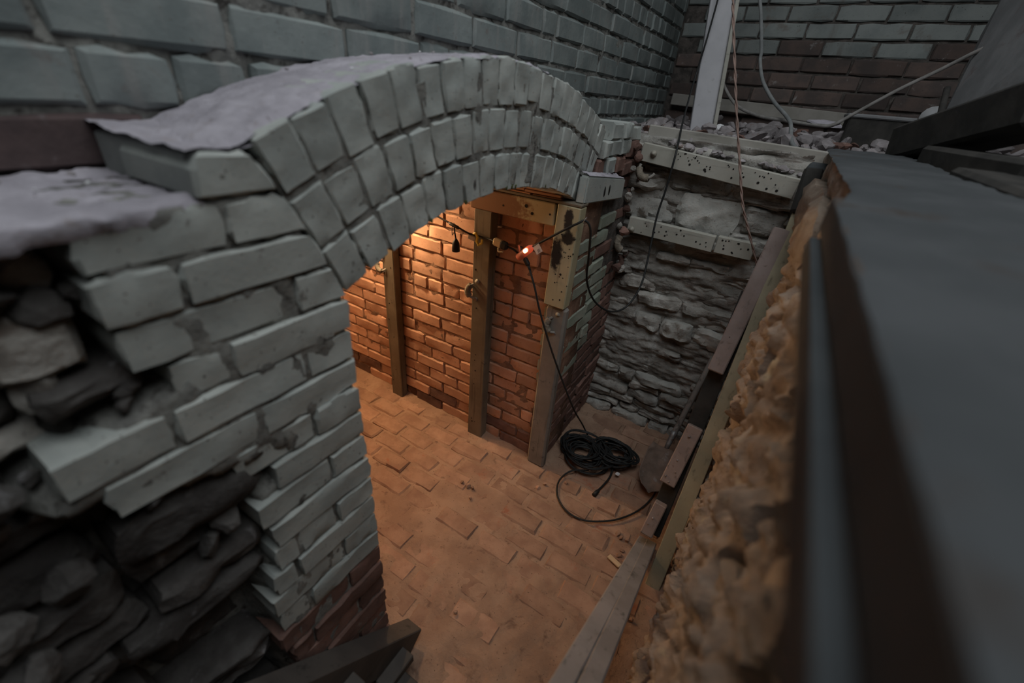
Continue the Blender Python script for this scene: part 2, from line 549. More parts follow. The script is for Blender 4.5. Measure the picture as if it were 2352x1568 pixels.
# ================================================================== SETTING
X_A = -0.675          # arch wall face
X_L = -0.98           # painted wall above
Y_O = 1.62            # alcove end wall
Y_S = 2.32            # rough stone end wall
Y_B = 3.85            # back wall upstairs

# ------------------------------------------------------------------ floor: brick paving under dirt
def floor_h(x, y):
    p = (x, y, 0)
    h = .008*fb(p, 2.3, 4, 3) + .0055*fb(p, 9, 6, 4) + .0022*fb(p, 34, 2, 3)
    h += .016 * max(0, min(1, (1.05 - y)/.5)) * (0.4 + fb(p, 7, 9, 3))
    d1 = abs(y - Y_O)
    if x < -.62: h += .012*max(0, 1 - d1/.09)
    return h
FLOOR_X0, FLOOR_X1, FLOOR_Y0, FLOOR_Y1 = -3.2, .45, -.75, 2.6
floor = grid_solid('floor', lambda s, t: (FLOOR_X0+(FLOOR_X1-FLOOR_X0)*s, FLOOR_Y0+(FLOOR_Y1-FLOOR_Y0)*t,
                   floor_h(FLOOR_X0+(FLOOR_X1-FLOOR_X0)*s, FLOOR_Y0+(FLOOR_Y1-FLOOR_Y0)*t)), 250, 230, (0, 0, -.08), M['dirt'],
                   label='dusty brick pit floor half covered in brown dirt', kind='structure')
row = 0
y = .18
nfl = 0
while y < 2.25:
    x = -1.95 + (row % 2)*.105 + rnd.uniform(-.012, .012)
    while x < .12:
        L = .205
        inside = (x < -.62 and .55 < y < Y_O-.1) or (x >= -.62)
        if inside and nfl < 298:
            pc = fb((x, y, 0), 3.1, 12, 2)
            up = .0025 + .009*pc + rnd.uniform(-.003, .004)
            up += .002 if y > .9 else -.002
            o = place_brick(floor, (0, 0, floor_h(x+L/2, y+.05)*.4), UX, UZ, UY, x+.004, x+L-.004, y+.004, y+.095,
                            M['floor_brick'], up, .06, rnd.uniform(-.035, .035), edge=.009, jit=.006, rough=.003)
            nfl += 1
        x += L + rnd.uniform(.002, .010)
    y += .101
    row += 1

# ------------------------------------------------------------------ left wall above the arch
def rel(y, z, seed, amp=.006, s=22):  # mortar relief
    return amp*fb((y, z, seed), s, seed, 4)
wl = grid_solid('wall_left', lambda s, t: (X_L-.009+rel(s*5, t*2, 2, .008, 16), -1.2+5.1*s, 1.575+1.5*t), 200, 80, (-.3, 0, 0), M['joint_paint'],
                label='old painted brick wall rising behind the arch', kind='structure')
z = 1.40; row = 0; CH_ = .0915
while z < 2.62:
    y = -.52 + (row % 2)*.13 - (.05 if row % 3 == 0 else 0)
    hdr = row % 5 == 3
    while y < Y_B-.02:
        L = (.125 if hdr or rnd.random() < .12 else .262) + rnd.uniform(-.012, .012)
        b = min(y+L, Y_B-.01)
        if b - y > .05 and not (z < 1.50 and y < 2.0) :
            red = z+CH_ < 1.70 and y < .28
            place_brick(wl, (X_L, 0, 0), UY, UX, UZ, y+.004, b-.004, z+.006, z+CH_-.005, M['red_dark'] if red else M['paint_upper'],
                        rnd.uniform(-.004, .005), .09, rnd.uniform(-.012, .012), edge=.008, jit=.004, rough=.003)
        y = b
    z += CH_; row += 1

# ------------------------------------------------------------------ arch wall
ARC_Y, ARC_Z = 1.085, .129
R0, R3 = 1.378, 1.692
A0, A1 = math.radians(-24.7), math.radians(26.0)
def arc(r, a):
    return (ARC_Y + r*math.sin(a), ARC_Z + r*math.cos(a))
# broken left edge of the pier: (z, y)
EDGE = [(0, .15), (.3, .20), (.5, .204), (.744, .20), (.90, .25), (1.02, .215), (1.06, .30), (1.10, .285), (1.15, .10), (1.19, .06), (1.21, -.03), (1.28, .05), (1.31, .09),
        (1.335, .185), (1.40, .155), (1.50, .13), (1.60, .12)]
def yL(z):
    for (z0, y0), (z1, y1) in zip(EDGE, EDGE[1:]):
        if z0 <= z <= z1:
            return y0 + (y1-y0)*(z-z0)/(z1-z0)
    return EDGE[-1][1] if z > 1 else EDGE[0][1]
SK0 = arc(R0, A0); SK1 = arc(R3, A0)
def yR(z):
    if z <= SK0[1]: return SK0[0]
    return SK0[0] + (SK1[0]-SK0[0])*(z-SK0[1])/(SK1[1]-SK0[1])

def arch_back(s, t):
    z = 1.585*t; y = -1.0+(yR(z)-.012+1.0)*s
    k = max(0, min(1, (yL(z) + .04 - y)/.05))
    return (X_A-.0025+rel(y, z, 5, .007, 22) - k*(.13 + .03*nf((y, z, 0), 6, 3)), y, z)
wa = grid_solid('wall_arch', arch_back, 150, 130,
                (-.24, 0, 0), M['joint_paint'], label='painted brick pier and triple ring arch over the lit alcove', kind='structure')
# courses of the pier
z = .0; row = 0; CZ = .0722
while z < 1.59:
    z1 = z+CZ
    zm = (z+z1)/2
    zt = min(z1, 1.585)
    left = max(yL(zm), -.6)
    x1 = yR(zm)
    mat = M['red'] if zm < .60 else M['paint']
    # lay from the jamb leftwards
    y = x1; first = True
    while y > left + .03:
        L = (.105 if (first and row % 2) or rnd.random() < .13 else .225) + rnd.uniform(-.012, .012)
        a = y - L
        if a < left + .05: a = left + rnd.uniform(-.01, .02)
        r0, r1 = (yR(z+.004), yR(zt-.004)) if first else (y, y)
        g = 0 if first else .003
        jt = .003
        cs = [(a+.003, z+jt), (r0-g, z+jt), (r1-g, zt-jt), (a+.003, zt-jt)]
        if zt - z > .03:
            uniq_brick(wa, (X_A, 0, 0), UY, UX, UZ, cs, mat, rnd.uniform(-.004, .005) + (.004 if first else 0), .10, nx=6, nz=3, edge=.004, jit=.004, rough=.003, tl=.0016)
        y = a; first = False
    z = z1; row += 1
# top skew block beside the arch, standing above the ledge
uniq_brick(wa, (X_A, 0, 0), UY, UX, UZ, [(.288, 1.588), (yR(1.588), 1.588), (SK1[0]-.004, 1.648), (.300, 1.652)], M['paint'], .004, .21, nx=6, nz=3, edge=.007, jit=.003)
# jamb returns of the arch opening
for (nm, yy) in (('jamb', SK0[0]-.006),):
    grid(nm, lambda s, t: (X_A-.02-.29*s, yy+rel(s, t, 3, .004, 20), 1.36*t), 24, 60, M['joint_orange'], wa, flip=True)
# ring of three header courses
rings = [(R0, R0+.101, 18), (R0+.109, R0+.204, 19), (R0+.212, R3, 20)]
for ri, (ra, rb, n) in enumerate(rings):
    for k in range(n):
        a = A0 + (A1-A0)*k/n; b = A0 + (A1-A0)*(k+1)/n
        g = .0018/ra
        da = rnd.uniform(-.0022, .0022)
        a += g+da*.5; b -= g-da*.5
        rb2 = rb + rnd.uniform(-.007, .004); ra2 = ra + rnd.uniform(-.003, .004)
        if ri == 2 and k == n//2 + 1: ra2 += .014
        cs = [arc(ra2, a), arc(ra2, b), arc(rb2, b), arc(rb2, a)]
        uniq_brick(wa, (X_A, 0, 0), UY, UX, UZ, cs, M['paint'], rnd.uniform(-.002, .0025), .12, name='voussoir', nx=4, nz=6, edge=.004, jit=.0035, rough=.0028, tl=.0012)
# body of the arch behind the face bricks and the barrel over the alcove
def sector(name, x0, x1, r0, r1, a0, a1, mat, parent, n=60, wob=.004):
    V, F = [], []
    for i in range(n+1):
        a = a0+(a1-a0)*i/n
        for (x, r) in ((x0, r0), (x0, r1), (x1, r1), (x1, r0)):
            yy, zz = arc(r + wob*nf((a*9, x, r), 4, 1), a)
            V.append((x + wob*nf((a*20, r*9, x), 3, 2), yy, zz))
    for i in range(n):
        for j in range(4):
            p, q = i*4+j, i*4+(j+1) % 4
            F.append([p, p+4, q+4, q])
    F.append([0, 1, 2, 3]); F.append([n*4+3, n*4+2, n*4+1, n*4])
    return mesh(name, V, F, mat, parent)
sector('arch_core', X_A-.0045, X_L+.004, R0+.012, R3-.032, A0, A1, M['joint_paint'], wa, 220, .008)
# dirt and moss caught in the joints under the arch
for k in range(7):
    a = math.radians(rnd.choice((-9, -3, 0, 3, 6, 9, -14)) + rnd.uniform(-2, 2))
    yy, zz = arc(R0+.006, a)
    me = chunk_mesh('moss_tuft', k+50, M['moss'], .8, 1)
    link('moss_tuft', me, wa, Matrix.Translation((X_A+.001, yy, zz)) @ Matrix.Diagonal((.008, .012, .02, 1)))
# dust drifts lying on the extrados, on the skew and on the ledge
def ext(s, t):
    a = A0-.03 + (A1-A0+.028)*t
    x = X_A-.004 + (X_L-X_A+.004)*s
    r = R3 + .003 - .014*s + .006*math.sin(math.pi*s)*(.6+.4*nf((t*9, s, 0), 1, 3)) + .0045*fb((t*2, s*.4, 0), 22, 4, 5) - (.008 if s < .03 else 0)
    x += .006*nf((t*30, 0, 0), 1, 8) if s < .01 else 0
    yy, zz = arc(r, a)
    return (x, yy, zz + .02*max(0, s-.85)*(1+nf((t*6, 1, 1), 1, 5)))
grid('dust_layer', ext, 34, 230, M['dust'], wa, flip=True, kind='stuff')
def skewtop(s, t):
    x = X_A-.003 + (X_L-X_A)*s
    y = .294 + ((SK1[0]+.035) - .294)*t
    return (x, y, 1.653 + .006*fb((x, y, 0), 20, 3, 4) + .02*max(0, s-.6))
grid('dust_layer', skewtop, 24, 12, M['dust'], wa, flip=True, kind='stuff')
V, F = [], []
add_box(V, F, (X_L, .30, 1.58), (X_A-.02, SK1[0], 1.648), .004)
mesh('skew_core', V, F, M['paint'], wa)
def ledge(s, t):
    y = -1.0 + 1.30*t
    if s == 0:
        return (X_A-.002 + .003*nf((y, 0, 0), 40, 3), y, 1.562 + .012*fb((y, 0, 0), 25, 3, 4))
    s = (s*40-1)/39
    x = X_A+.004 + (X_L-X_A)*s
    return (x - .02*max(0, 1-s*8)*fb((y, 0, 0), 9, 2, 3), y, 1.588 + .008*fb((x, y, 0), 10, 8, 3) + .006*fb((x, y, 0), 36, 18, 4) - .004*max(0, 1-s*20) + .03*max(0, s-.8) - .05*max(0, (.10-y))*max(0, .3-s)*3)
grid('dust_layer', ledge, 40, 200, M['dust'], wa, flip=True, kind='stuff')
# broken rubble masonry left of the pier
z = .0
while z < 1.57:
    h = rnd.uniform(.045, .115)
    edge = yL(z+h/2)
    y = edge + rnd.uniform(-.005, .02)
    while y > -.75:
        L = rnd.uniform(.12, .32)
        if z > 1.18: L *= .55; 
        hole = rnd.random() < .12
        pr = rnd.uniform(-.075, .0) - .02*max(0, (edge-y)) - (.02 if z > 1.15 else 0)
        if hole: pr -= .07
        mat = M['stone_shade'] if rnd.random() < .9 or z < 1.0 else M['stone']
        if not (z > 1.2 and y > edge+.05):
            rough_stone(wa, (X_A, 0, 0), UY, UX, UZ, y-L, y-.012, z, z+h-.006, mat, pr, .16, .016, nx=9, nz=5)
        y -= L
    z += h

for k in range(70):
    zz = rnd.uniform(.95, 1.56); yy = yL(zz) - rnd.random()**1.5*.45 + .02
    me = chunk_mesh('rubble_lump', 400+k, M['stone'] if rnd.random() < .3 and zz > 1.25 else M['stone_shade'], .8, 2)
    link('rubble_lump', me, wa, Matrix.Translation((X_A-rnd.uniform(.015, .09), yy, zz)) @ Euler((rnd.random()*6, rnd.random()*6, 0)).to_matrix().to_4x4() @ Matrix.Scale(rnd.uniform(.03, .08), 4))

# right springer: projecting skew block
blk = thing('skew_block', 'grey painted springer block projecting at the right foot of the arch', 'block')
yb0, yb1 = 1.575, 2.035
X_K = -.622
def blkgeo():
    V, F = [], []
    bm = bmesh.new()
    zs = lambda y: (1.402 - .040*(y-yb0)/(yb1-yb0))
    pts = []
    for x in (X_K-.038, X_K):
        for (y, zz) in ((yb0, zs(yb0)), (yb1, zs(yb1)), (yb1, zs(yb1)+.090), (yb0+.01, zs(yb0)+.102)):
            pts.append(bm.verts.new((x, y, zz)))
    for f in ((0, 1, 2, 3), (7, 6, 5, 4), (0, 4, 5, 1), (1, 5, 6, 2), (2, 6, 7, 3), (3, 7, 4, 0)):
        bm.faces.new([pts[i] for i in f])
    bmesh.ops.recalc_face_normals(bm, faces=bm.faces[:])
    bmesh.ops.bevel(bm, geom=bm.edges[:], offset=.006, segments=2, affect='EDGES')
    grab(bm, V, F)
    return V, F
V, F = blkgeo()
mesh('block', V, F, M['paint'], blk)
grid('dust_layer', lambda s, t: (X_K-.003-.043*s, yb0+.02+(yb1-yb0-.03)*t, 1.505-.052*t+.006*fb((s*.15, t*.5, 0), 16, 4, 4)*min(1, s*4)+.012*s), 24, 70, M['dust'], blk, flip=True, kind='stuff')
for yy in (1.78, 1.835):
    V, F = [], []
    bm = bmesh.new(); bmesh.ops.create_icosphere(bm, subdivisions=2, radius=1)
    grab(bm, V, F, Matrix.Translation((X_K, yy, 1.425)) @ Matrix.Diagonal((.004, .008, .022, 1)))
    mesh('iron_stain', V, F, M['hole'], blk, True)

# ------------------------------------------------------------------ right pier (green paint and bare red brick)
X_P = -.655
wp = grid_solid('wall_pier', lambda s, t: (X_P-.009-(.05 if t > .825 else 0)+rel(s, t*2, 15, .006, 22), 1.632+(Y_S+.1-1.632)*s, 1.66*t), 44, 90, (-.24, 0, 0), M['joint_dark'],
                label='brick pier right of the arch, green paint over bare red brick', kind='structure')
z = 0; row = 0
while z < 1.62:
    y = 1.585; first = True
    while y < 2.34:
        L = (.10 if (first and row % 2) or rnd.random() < .15 else .215) + rnd.uniform(-.012, .012)
        b = min(y+L, 2.345)
        if b-y < .03: break
        f = nf((y*2.2, z*2.2, 3), 1.3, 4)
        green = (z > .50 + .12*f) and (y + .18*f < 1.98) or (z > 1.43 and y < 2.15)
        ragged = (y > 2.02 and z > .85)
        if not (z+CZ > 1.36 and y < 2.03):
          place_brick(wp, (X_P, 0, 0), UY, UX, UZ, y+.004, b-.004, z+.006, z+CZ-.005, M['paint_green'] if green and z < 1.40 else M['paint'] if green and rnd.random() < .7 else M['red'],
                    rnd.uniform(-.004, .006) - (rnd.uniform(0, .025) if ragged else 0), .08, rnd.uniform(-.02, .02)*(3 if ragged else 1), edge=.007,
                    jit=.009 if ragged else .004, rough=.006 if ragged else .003)
        y = b; first = False
    z += CZ; row += 1
# crumbled mortar along the far arris
for k in range(26):
    me = chunk_mesh('mortar_lump', 300+k, M['red'] if rnd.random() < .7 else M['stone'], .8, 2)
    zz = rnd.uniform(.95, 1.6)
    link('mortar_lump', me, wp, Matrix.Translation((X_P+rnd.uniform(-.01, .035), rnd.uniform(2.16, 2.33), zz)) @ Euler((rnd.random()*6, rnd.random()*6, 0)).to_matrix().to_4x4() @ Matrix.Scale(rnd.uniform(.025, .065), 4))
# end of the arch haunch: loose bricks stepping up from the block to the rubble shelf
for (yy, zz, L, mt) in ((1.825, 1.505, .09, 'red'), (1.862, 1.575, .085, 'paint'), (1.96, 1.64, .12, 'paint'), (1.93, 1.505, .11, 'paint'), (2.06, 1.50, .10, 'red'), (2.17, 1.49, .11, 'red'), (1.97, 1.575, .11, 'paint'), (2.09, 1.575, .12, 'paint'), (2.22, 1.56, .11, 'red'), (2.08, 1.64, .11, 'paint')):
    place_brick(wp, (X_P-.008, 0, 0), UY, UX, UZ, yy-L/2, yy+L/2-.006, zz-.032, zz+.034, M[mt], rnd.uniform(-.008, .008), .2, rnd.uniform(-.03, .03), edge=.008, jit=.006, rough=.004)

# ------------------------------------------------------------------ alcove end wall in salmon brick
wo = grid_solid('wall_alcove', lambda s, t: (-3.2+2.545*s, Y_O+.0065-rel(s*2.6, t*1.6, 25, .006, 24), 1.40*t), 170, 110, (0, .25, 0), M['joint_orange'],
                label='salmon brick end wall of the alcove, lit by the bulb', kind='structure')
z = .0; row = 0
while z < 1.36:
    x = -2.62 + (row % 2)*.105
    hdr = row in (11,)
    while x < -.68:
        L = (.105 if hdr or rnd.random() < .06 else .212) + rnd.uniform(-.008, .008)
        b = min(x+L, -.66)
        if b-x > .04:
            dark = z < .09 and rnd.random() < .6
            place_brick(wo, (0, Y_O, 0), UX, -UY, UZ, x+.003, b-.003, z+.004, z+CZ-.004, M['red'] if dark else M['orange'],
                        rnd.uniform(-.004, .005), .06, rnd.uniform(-.012, .012), edge=.006, jit=.0045, rough=.003, nx=5)
        x = b
    z += CZ; row += 1
# flat broken laths packed over the lintel
for k in range(9):
    zz = 1.402 + k*.0135
    x = -1.25
    while x < -.74:
        L = rnd.uniform(.14, .34)
        b = min(x+L, -.71)
        beam('lath', (x, 1.60-.004*k+rnd.uniform(-.008, .008), zz), (b-.006, 1.60-.004*k+rnd.uniform(-.008, .008), zz+rnd.uniform(-.003, .003)), .07, .010, (0, 1, 0), M['lath'], wo, .002, .004)
        x = b
# rest of the alcove: barrel ceiling, far end, near side
ce = sector('ceiling', X_L-.01, -3.2, R0+.01, R0+.12, math.radians(-25), math.radians(24), M['joint_orange'], None, 50, .008)
tag(ce, 'brick barrel vault over the alcove', kind='structure')
grid_solid('wall_alcove_far', lambda s, t: (-3.05+rel(s, t, 35, .012, 9), .35+1.4*s, 1.5*t), 40, 40, (-.15, 0, 0), M['orange'], label='far brick end of the alcove', kind='structure')
grid_solid('wall_alcove_near', lambda s, t: (-.98-2.2*s, .50+rel(s, t, 45, .012, 9), 1.42*t), 50, 40, (0, -.15, 0), M['orange'], label='near brick side of the alcove', kind='structure')

# ------------------------------------------------------------------ rough stone end wall
ws = grid_solid('wall_far', lambda s, t: (-.74+1.25*s, Y_S+.004-.022*fb((s*1.2, t*4.2, 3), 7, 55, 5)-.012*(.5-abs(nf((s*.8, t*5, 0), 9, 57))), 1.62*t), 150, 190, (0, .3, 0), M['stone'],
                label='rough coursed stone end wall of the pit', kind='structure')
z = -.02
while z < 1.16:
    h = rnd.uniform(.038, .085)
    if .60 < z < .66: h = .105
    x = -.72 + rnd.uniform(-.08, 0)
    while x < .28:
        L = rnd.uniform(.10, .34)
        pale = (.56 < z < .80 and -.55 < x < -.1 and rnd.random() < .75) or rnd.random() < .07
        lean = .10*max(0, (.40-z))          # foot of the wall creeps out into the pit
        rough_stone(ws, (0, Y_S, 0), UX, -UY, UZ, x, x+L-.006, z, z+h-.004, M['stone_pale'] if pale else M['stone'],
                    rnd.uniform(-.03, .022)+lean+(.010 if pale else 0), .14, .019, nx=12, nz=5)
        x += L
    z += h
# bigger plastered stones between the two battens
for (a, b, z0, z1, mt) in ((-.72, -.50, 1.37, 1.50, 'stone'), (-.49, -.20, 1.40, 1.52, 'stone'), (-.19, .20, 1.385, 1.50, 'stone'), (-.72, -.42, 1.22, 1.38, 'stone_pale'),
                           (-.415, -.12, 1.20, 1.40, 'stone_pale'), (-.115, .07, 1.26, 1.385, 'stone'), (-.15, .03, 1.16, 1.262, 'stone'), (.03, .26, 1.15, 1.27, 'stone'), (.07, .28, 1.27, 1.385, 'stone'),
                           (-.72, -.40, 1.15, 1.22, 'stone'), (-.40, -.14, 1.13, 1.20, 'stone'), (-.72, -.3, 1.50, 1.60, 'stone'), (-.3, .22, 1.50, 1.6, 'stone')):
    rough_stone(ws, (0, Y_S, 0), UX, -UY, UZ, a, b-.006, z0, z1-.006, M[mt], rnd.uniform(.012, .034), .14, .020, nx=14, nz=9)

# ------------------------------------------------------------------ right wall of lime rubble
X_R = .115
def rock(s, t):
    y = -.75 + 3.05*s; z = 1.645*t
    p = (.3, y, z)
    st = (.3, y*1.0, z*.75)
    d = .026*fb(st, 4.2, 61, 3)
    r1 = 1-abs(nf(st, 9, 70))*2
    d += .018*r1 + .026*fb(st, 17, 64, 5) + .014*(.5-abs(nf(st, 32, 77)))
    vd = noise.voronoi(Vector((.5, y*6.2 + .25*nf(st, 6, 31), z*9.5 + .25*nf(st, 6, 37))))[0]
    d += .020*min(1.0, (vd[1]-vd[0])/.22) - .012
    pit = nf(st, 12, 81)
    if pit > .17: d -= (pit-.17)*.32
    d = max(-.065, min(.052, d))
    d -= .06*math.exp(-((y - 1.27 - .54*z)/.10)**2)
    if y > .7: d *= 1 - .65*max(0, min(1, (z-1.38)/.12))*min(1, (y-.7)/.2)
    x_ = X_R + .012 - d - .012*t
    if z > 1.52 and y < .90: x_ = max(x_, .092)
    return (x_, y + .008*nf(st, 14, 91), z + .008*nf(st, 14, 95))
wr = grid_solid('wall_right', rock, 360, 205, (.3, 0, 0), M['rock'], flip=True, sharp=42, label='craggy tan lime rubble wall on the right of the pit', kind='structure')
for k in range(30):
    yy = rnd.uniform(.15, 2.1); zz = rnd.uniform(.1, 1.42)
    L = rnd.uniform(.07, .20); h = rnd.uniform(.05, .10)
    rough_stone(wr, (X_R+.012, 0, 0), -UY, -UX, UZ, -yy-L/2, -yy+L/2, zz-h/2, zz+h/2, M['rock_stone'], rnd.uniform(.0, .016), .06, .016, nx=9, nz=6, r=.8)

# near end of the pit (behind the eye)
grid_solid('wall_near', lambda s, t: (-1.0+1.5*s, -.72+rel(s, t, 85, .02, 9), 1.55*t), 40, 40, (0, -.2, 0), M['stone_shade'], flip=True, label='near rough stone end of the pit', kind='structure')

# ------------------------------------------------------------------ upstairs: shelf behind the stone wall, back wall
def shelf_h(x, y):
    return 1.615 + .07*max(0, (y-2.55))*.7 + .018*fb((x, y, 0), 6, 7, 4)
grid_solid('floor_upper', lambda s, t: (X_L+3.0*s, Y_S+.02+(Y_B-Y_S)*t, shelf_h(X_L+3.0*s, Y_S+.02+(Y_B-Y_S)*t)-.02), 110, 60, (0, 0, -.18), M['rubble'],
           label='dusty upper floor strewn with rubble', kind='structure')
grid_solid('floor_side', lambda s, t: (.34+1.7*s, -.9+3.3*t, 1.575+.02*fb((s*1.7, t*3.3, 0), 5, 7, 4)), 60, 100, (0, 0, -.18), M['stone_shade'],
           label='dark dusty floor beyond the cap beam', kind='structure')
wb = grid_solid('wall_back', lambda s, t: (X_L-.1+3.3*s, Y_B+.014-rel(s*3.3, t*1.4, 95, .007, 16), 1.5+1.3*t), 110, 50, (0, .2, 0), M['joint_dark'],
                label='soot stained brick back wall above the rubble', kind='structure')
z = 1.64; row = 0
while z < 2.62:
    x = X_L + (row % 2)*.13
    while x < 1.75:
        L = .268 + rnd.uniform(-.02, .02)
        f = nf((x*1.3, z*1.5, 0), 1.6, 3)
        clean = z > 2.08 + .10*f + .05*x
        place_brick(wb, (0, Y_B, 0), UX, -UY, UZ, x+.004, x+L-.004, z+.006, z+.091-.005, M['back'] if clean or rnd.random() < .04 else M['back_red'],
                    rnd.uniform(-.004, .005), .06, rnd.uniform(-.008, .008), edge=.007, jit=.004, rough=.003)
        x += L
    z += .091; row += 1

# ================================================================== TIMBERS
def holes(parent, pts, nrm, r=.005):
    """small dark nail holes as short plugs, joined"""
    V, F = [], []
    for p in pts:
        p = Vector(p); rr = r*rnd.uniform(.6, 1.2)
        tube_geo([p - Vector(nrm)*.002, p + Vector(nrm)*.0006], rr, V, F, 7)
    return mesh('nail_holes', V, F, M['hole'], parent, kind='stuff')

t = thing('corner_post', 'two part corner post at the pier, olive paint above and grey wood below', 'post')
beam('upper_post', (-.680, 1.5815, .962), (-.670, 1.5815, 1.392), .098, .060, (1, 0, 0), M['olive'], t, .004)
beam('lower_post', (-.672, 1.589, .0), (-.672, 1.589, .955), .098, .046, (1, 0, 0), M['post_grey'], t, .010, .004)
holes(t, [(-.66+rnd.uniform(-.035, .035), 1.5515, rnd.uniform(.98, 1.28)) for _ in range(22)], (0, -1, 0), .0032)
holes(t, [(-.668, 1.5515, 1.115)], (0, -1, 0), .009)
t = thing('timber_lintel', 'olive timber lintel across the top of the salmon brick wall', 'beam')
beam('board', (-1.14, 1.583, 1.345), (-.731, 1.583, 1.345), .088, .056, (0, 0, 1), M['olive_h'], t, .004)
beam('top_strip', (-1.14, 1.585, 1.3985), (-.62, 1.585, 1.3985), .065, .010, (0, 1, 0), M['post'], t, .002)
holes(t, [(-.86, 1.5550, 1.358), (-.83, 1.5550, 1.333), (-.75, 1.5550, 1.345), (-.97, 1.5550, 1.34)], (0, -1, 0), .0065)
t = thing('timber_post', 'dark timber post under the lintel, in the middle of the brick wall', 'post')
beam('post', (-1.072, 1.584, .0), (-1.072, 1.584, 1.30), .092, .056, (1, 0, 0), M['post'], t, .004, .003)
holes(t, [(-1.072+rnd.uniform(-.03, .03), 1.556, rnd.uniform(.1, 1.2)) for _ in range(9)], (0, -1, 0), .004)
t = thing('timber_post', 'narrow timber batten post left of the pendant socket', 'post')
beam('post', (-1.69, 1.588, .0), (-1.69, 1.588, 1.34), .085, .048, (1, 0, 0), M['post'], t, .004, .003)
holes(t, [(-1.69+rnd.uniform(-.03, .03), 1.564, rnd.uniform(.1, 1.0)) for _ in range(7)], (0, -1, 0), .004)

# battens on the stone wall
YB = 2.235
t = thing('wall_batten', 'long grey batten peppered with nail holes along the stone wall top', 'board')
beam('board', (-.635, YB+.02, 1.553), (.05, YB+.02, 1.488), .082, .035, (0, 0, 1), M['batten'], t, .003)
holes(t, [(x_, YB+.002, 1.553 - .095*(x_+.635) + rnd.uniform(-.005, .036)) for x_ in [rnd.uniform(-.5, 0) for _ in range(30)]], (0, -1, 0), .0034)
holes(t, [(x_, YB+.002, 1.548 - .095*(x_+.635) - dz) for x_, dz in ((-.40, .0), (-.33, .006), (-.325, .012), (-.21, .012), (-.17, .016), (-.10, .005), (-.06, .02), (-.02, .018))], (0, -1, 0), .0055)
t = thing('wall_batten', 'olive grey batten on the stone wall, left of the cut', 'board')
beam('board', (-.625, YB+.02, 1.206), (-.197, YB+.02, 1.193), .078, .035, (0, 0, 1), M['batten'], t, .003)
holes(t, [(rnd.uniform(-.55, -.22), YB+.002, rnd.uniform(1.17, 1.23)) for _ in range(16)], (0, -1, 0), .004)
t = thing('wall_batten', 'short pale batten piece right of the cut, near the thin wire', 'board')
beam('board', (-.187, YB+.02, 1.197), (-.022, YB+.02, 1.196), .080, .035, (0, 0, 1), M['batten'], t, .003)
holes(t, [(rnd.uniform(-.17, -.04), YB+.002, rnd.uniform(1.17, 1.23)) for _ in range(12)], (0, -1, 0), .004)
t = thing('shelf_plank', 'dusty plank edge holding back the rubble above the stone wall', 'plank')
beam('board', (-.66, YB+.16, 1.640), (.12, YB+.10, 1.612), .05, .035, (0, 0, 1), M['shelf'], t, .004)
t = thing('wall_rail', 'narrow wooden rail along the foot of the back wall', 'board')
beam('board', (-.93, Y_B-.04, 1.80), (.62, Y_B-.04, 1.745), .075, .05, (0, 0, 1), M['shelf'], t, .004)

# white post upstairs
t = thing('white_post', 'tall white boxed post standing in the rubble beside the left wall', 'post')
beam('post', (-.535, 3.06, 1.60), (-.66, 3.10, 2.75), .125, .10, (1, .25, 0), M['white_post'], t, .004)
beam('edge_strip', (-.46, 3.05, 1.62), (-.585, 3.09, 2.75), .02, .085, (1, .25, 0), M['batten'], t, .002)
holes(t, [(-.515+rnd.uniform(-.01, .025)-.1087*(zz-1.6), 3.028+.035*(zz-1.6), zz) for zz in [1.7+.05*i for i in range(14)]], (0, -1, 0), .005)

# shoring brace leaning from the floor up to the top of the stone wall
br = thing('shoring_brace', 'long olive timber brace with brown blocks leaning up to the stone wall top', 'brace')
Bp, Tp = Vector((.03, 1.25, 0)), Vector((.06, 2.10, 1.575))
bu = (Tp-Bp).normalized(); bn = UX.cross(bu); bn = (bn if bn.z > 0 else -bn).normalized()
def bp(s, x, off): return Bp + bu*s + bn*off + UX*(x - Bp.x - bu.x*s)
def bblk(name, s0, s1, xa, xb, o0, o1, mat, bev=.003, wob=0):
    xa0 = xb0 = 0
    a = bp(s0, (xa[0]+xb[0])/2, (o0+o1)/2); b = bp(s1, (xa[1]+xb[1])/2, (o0+o1)/2)
    return beam(name, a, b, xb[0]-xa[0], o1-o0, UX, mat, br, bev, wob)
bblk('board', .0, 1.80, (.040, .058), (.100, .128), -.045, .0, M['brace'], .002)
bblk('block', .945, 1.56, (-.026, .035), (.036, .062), -.06, .0, M['brace_brown'], .004, .002)
bblk('block', .435, .705, (-.046, -.012), (.016, .032), -.05, .0, M['brace_brown'], .004, .003)
bblk('block', .195, .345, (-.048, -.036), (.004, .016), -.05, -.0, M['brace_brown'], .004, .004)
bblk('backing_board', .19, 1.30, (-.040, -.0), (.03, .05), -.09, -.062, M['dark_timber'], .003)
bblk('cap', 1.625, 1.80, (.052, .045), (.118, .112), -.03, .02, M['dark_timber'], .008)
cp = bp(1.80, .085, -.02)
beam('cap_top', cp+Vector((-.0, -.012, .0)), cp+Vector((.01, .075, .012)), .07, .035, UX, M['slab_dust'], br, .008)
for (s_, x_, l_) in ((.66, .0, .028), (.55, -.01, .02), (.47, -.03, .024), (.45, -.012, .022), (.28, -.02, .022), (.25, -.03, .018), (.50, .0, .016), (1.1, .01, .012)):
    me = chunk_mesh('plaster_crumb', int(s_*1000), M['rubble'], .6, 1)
    link('plaster_crumb', me, br, Matrix.Translation(bp(s_, x_, .003)) @ Matrix.Scale(l_*.5, 4))

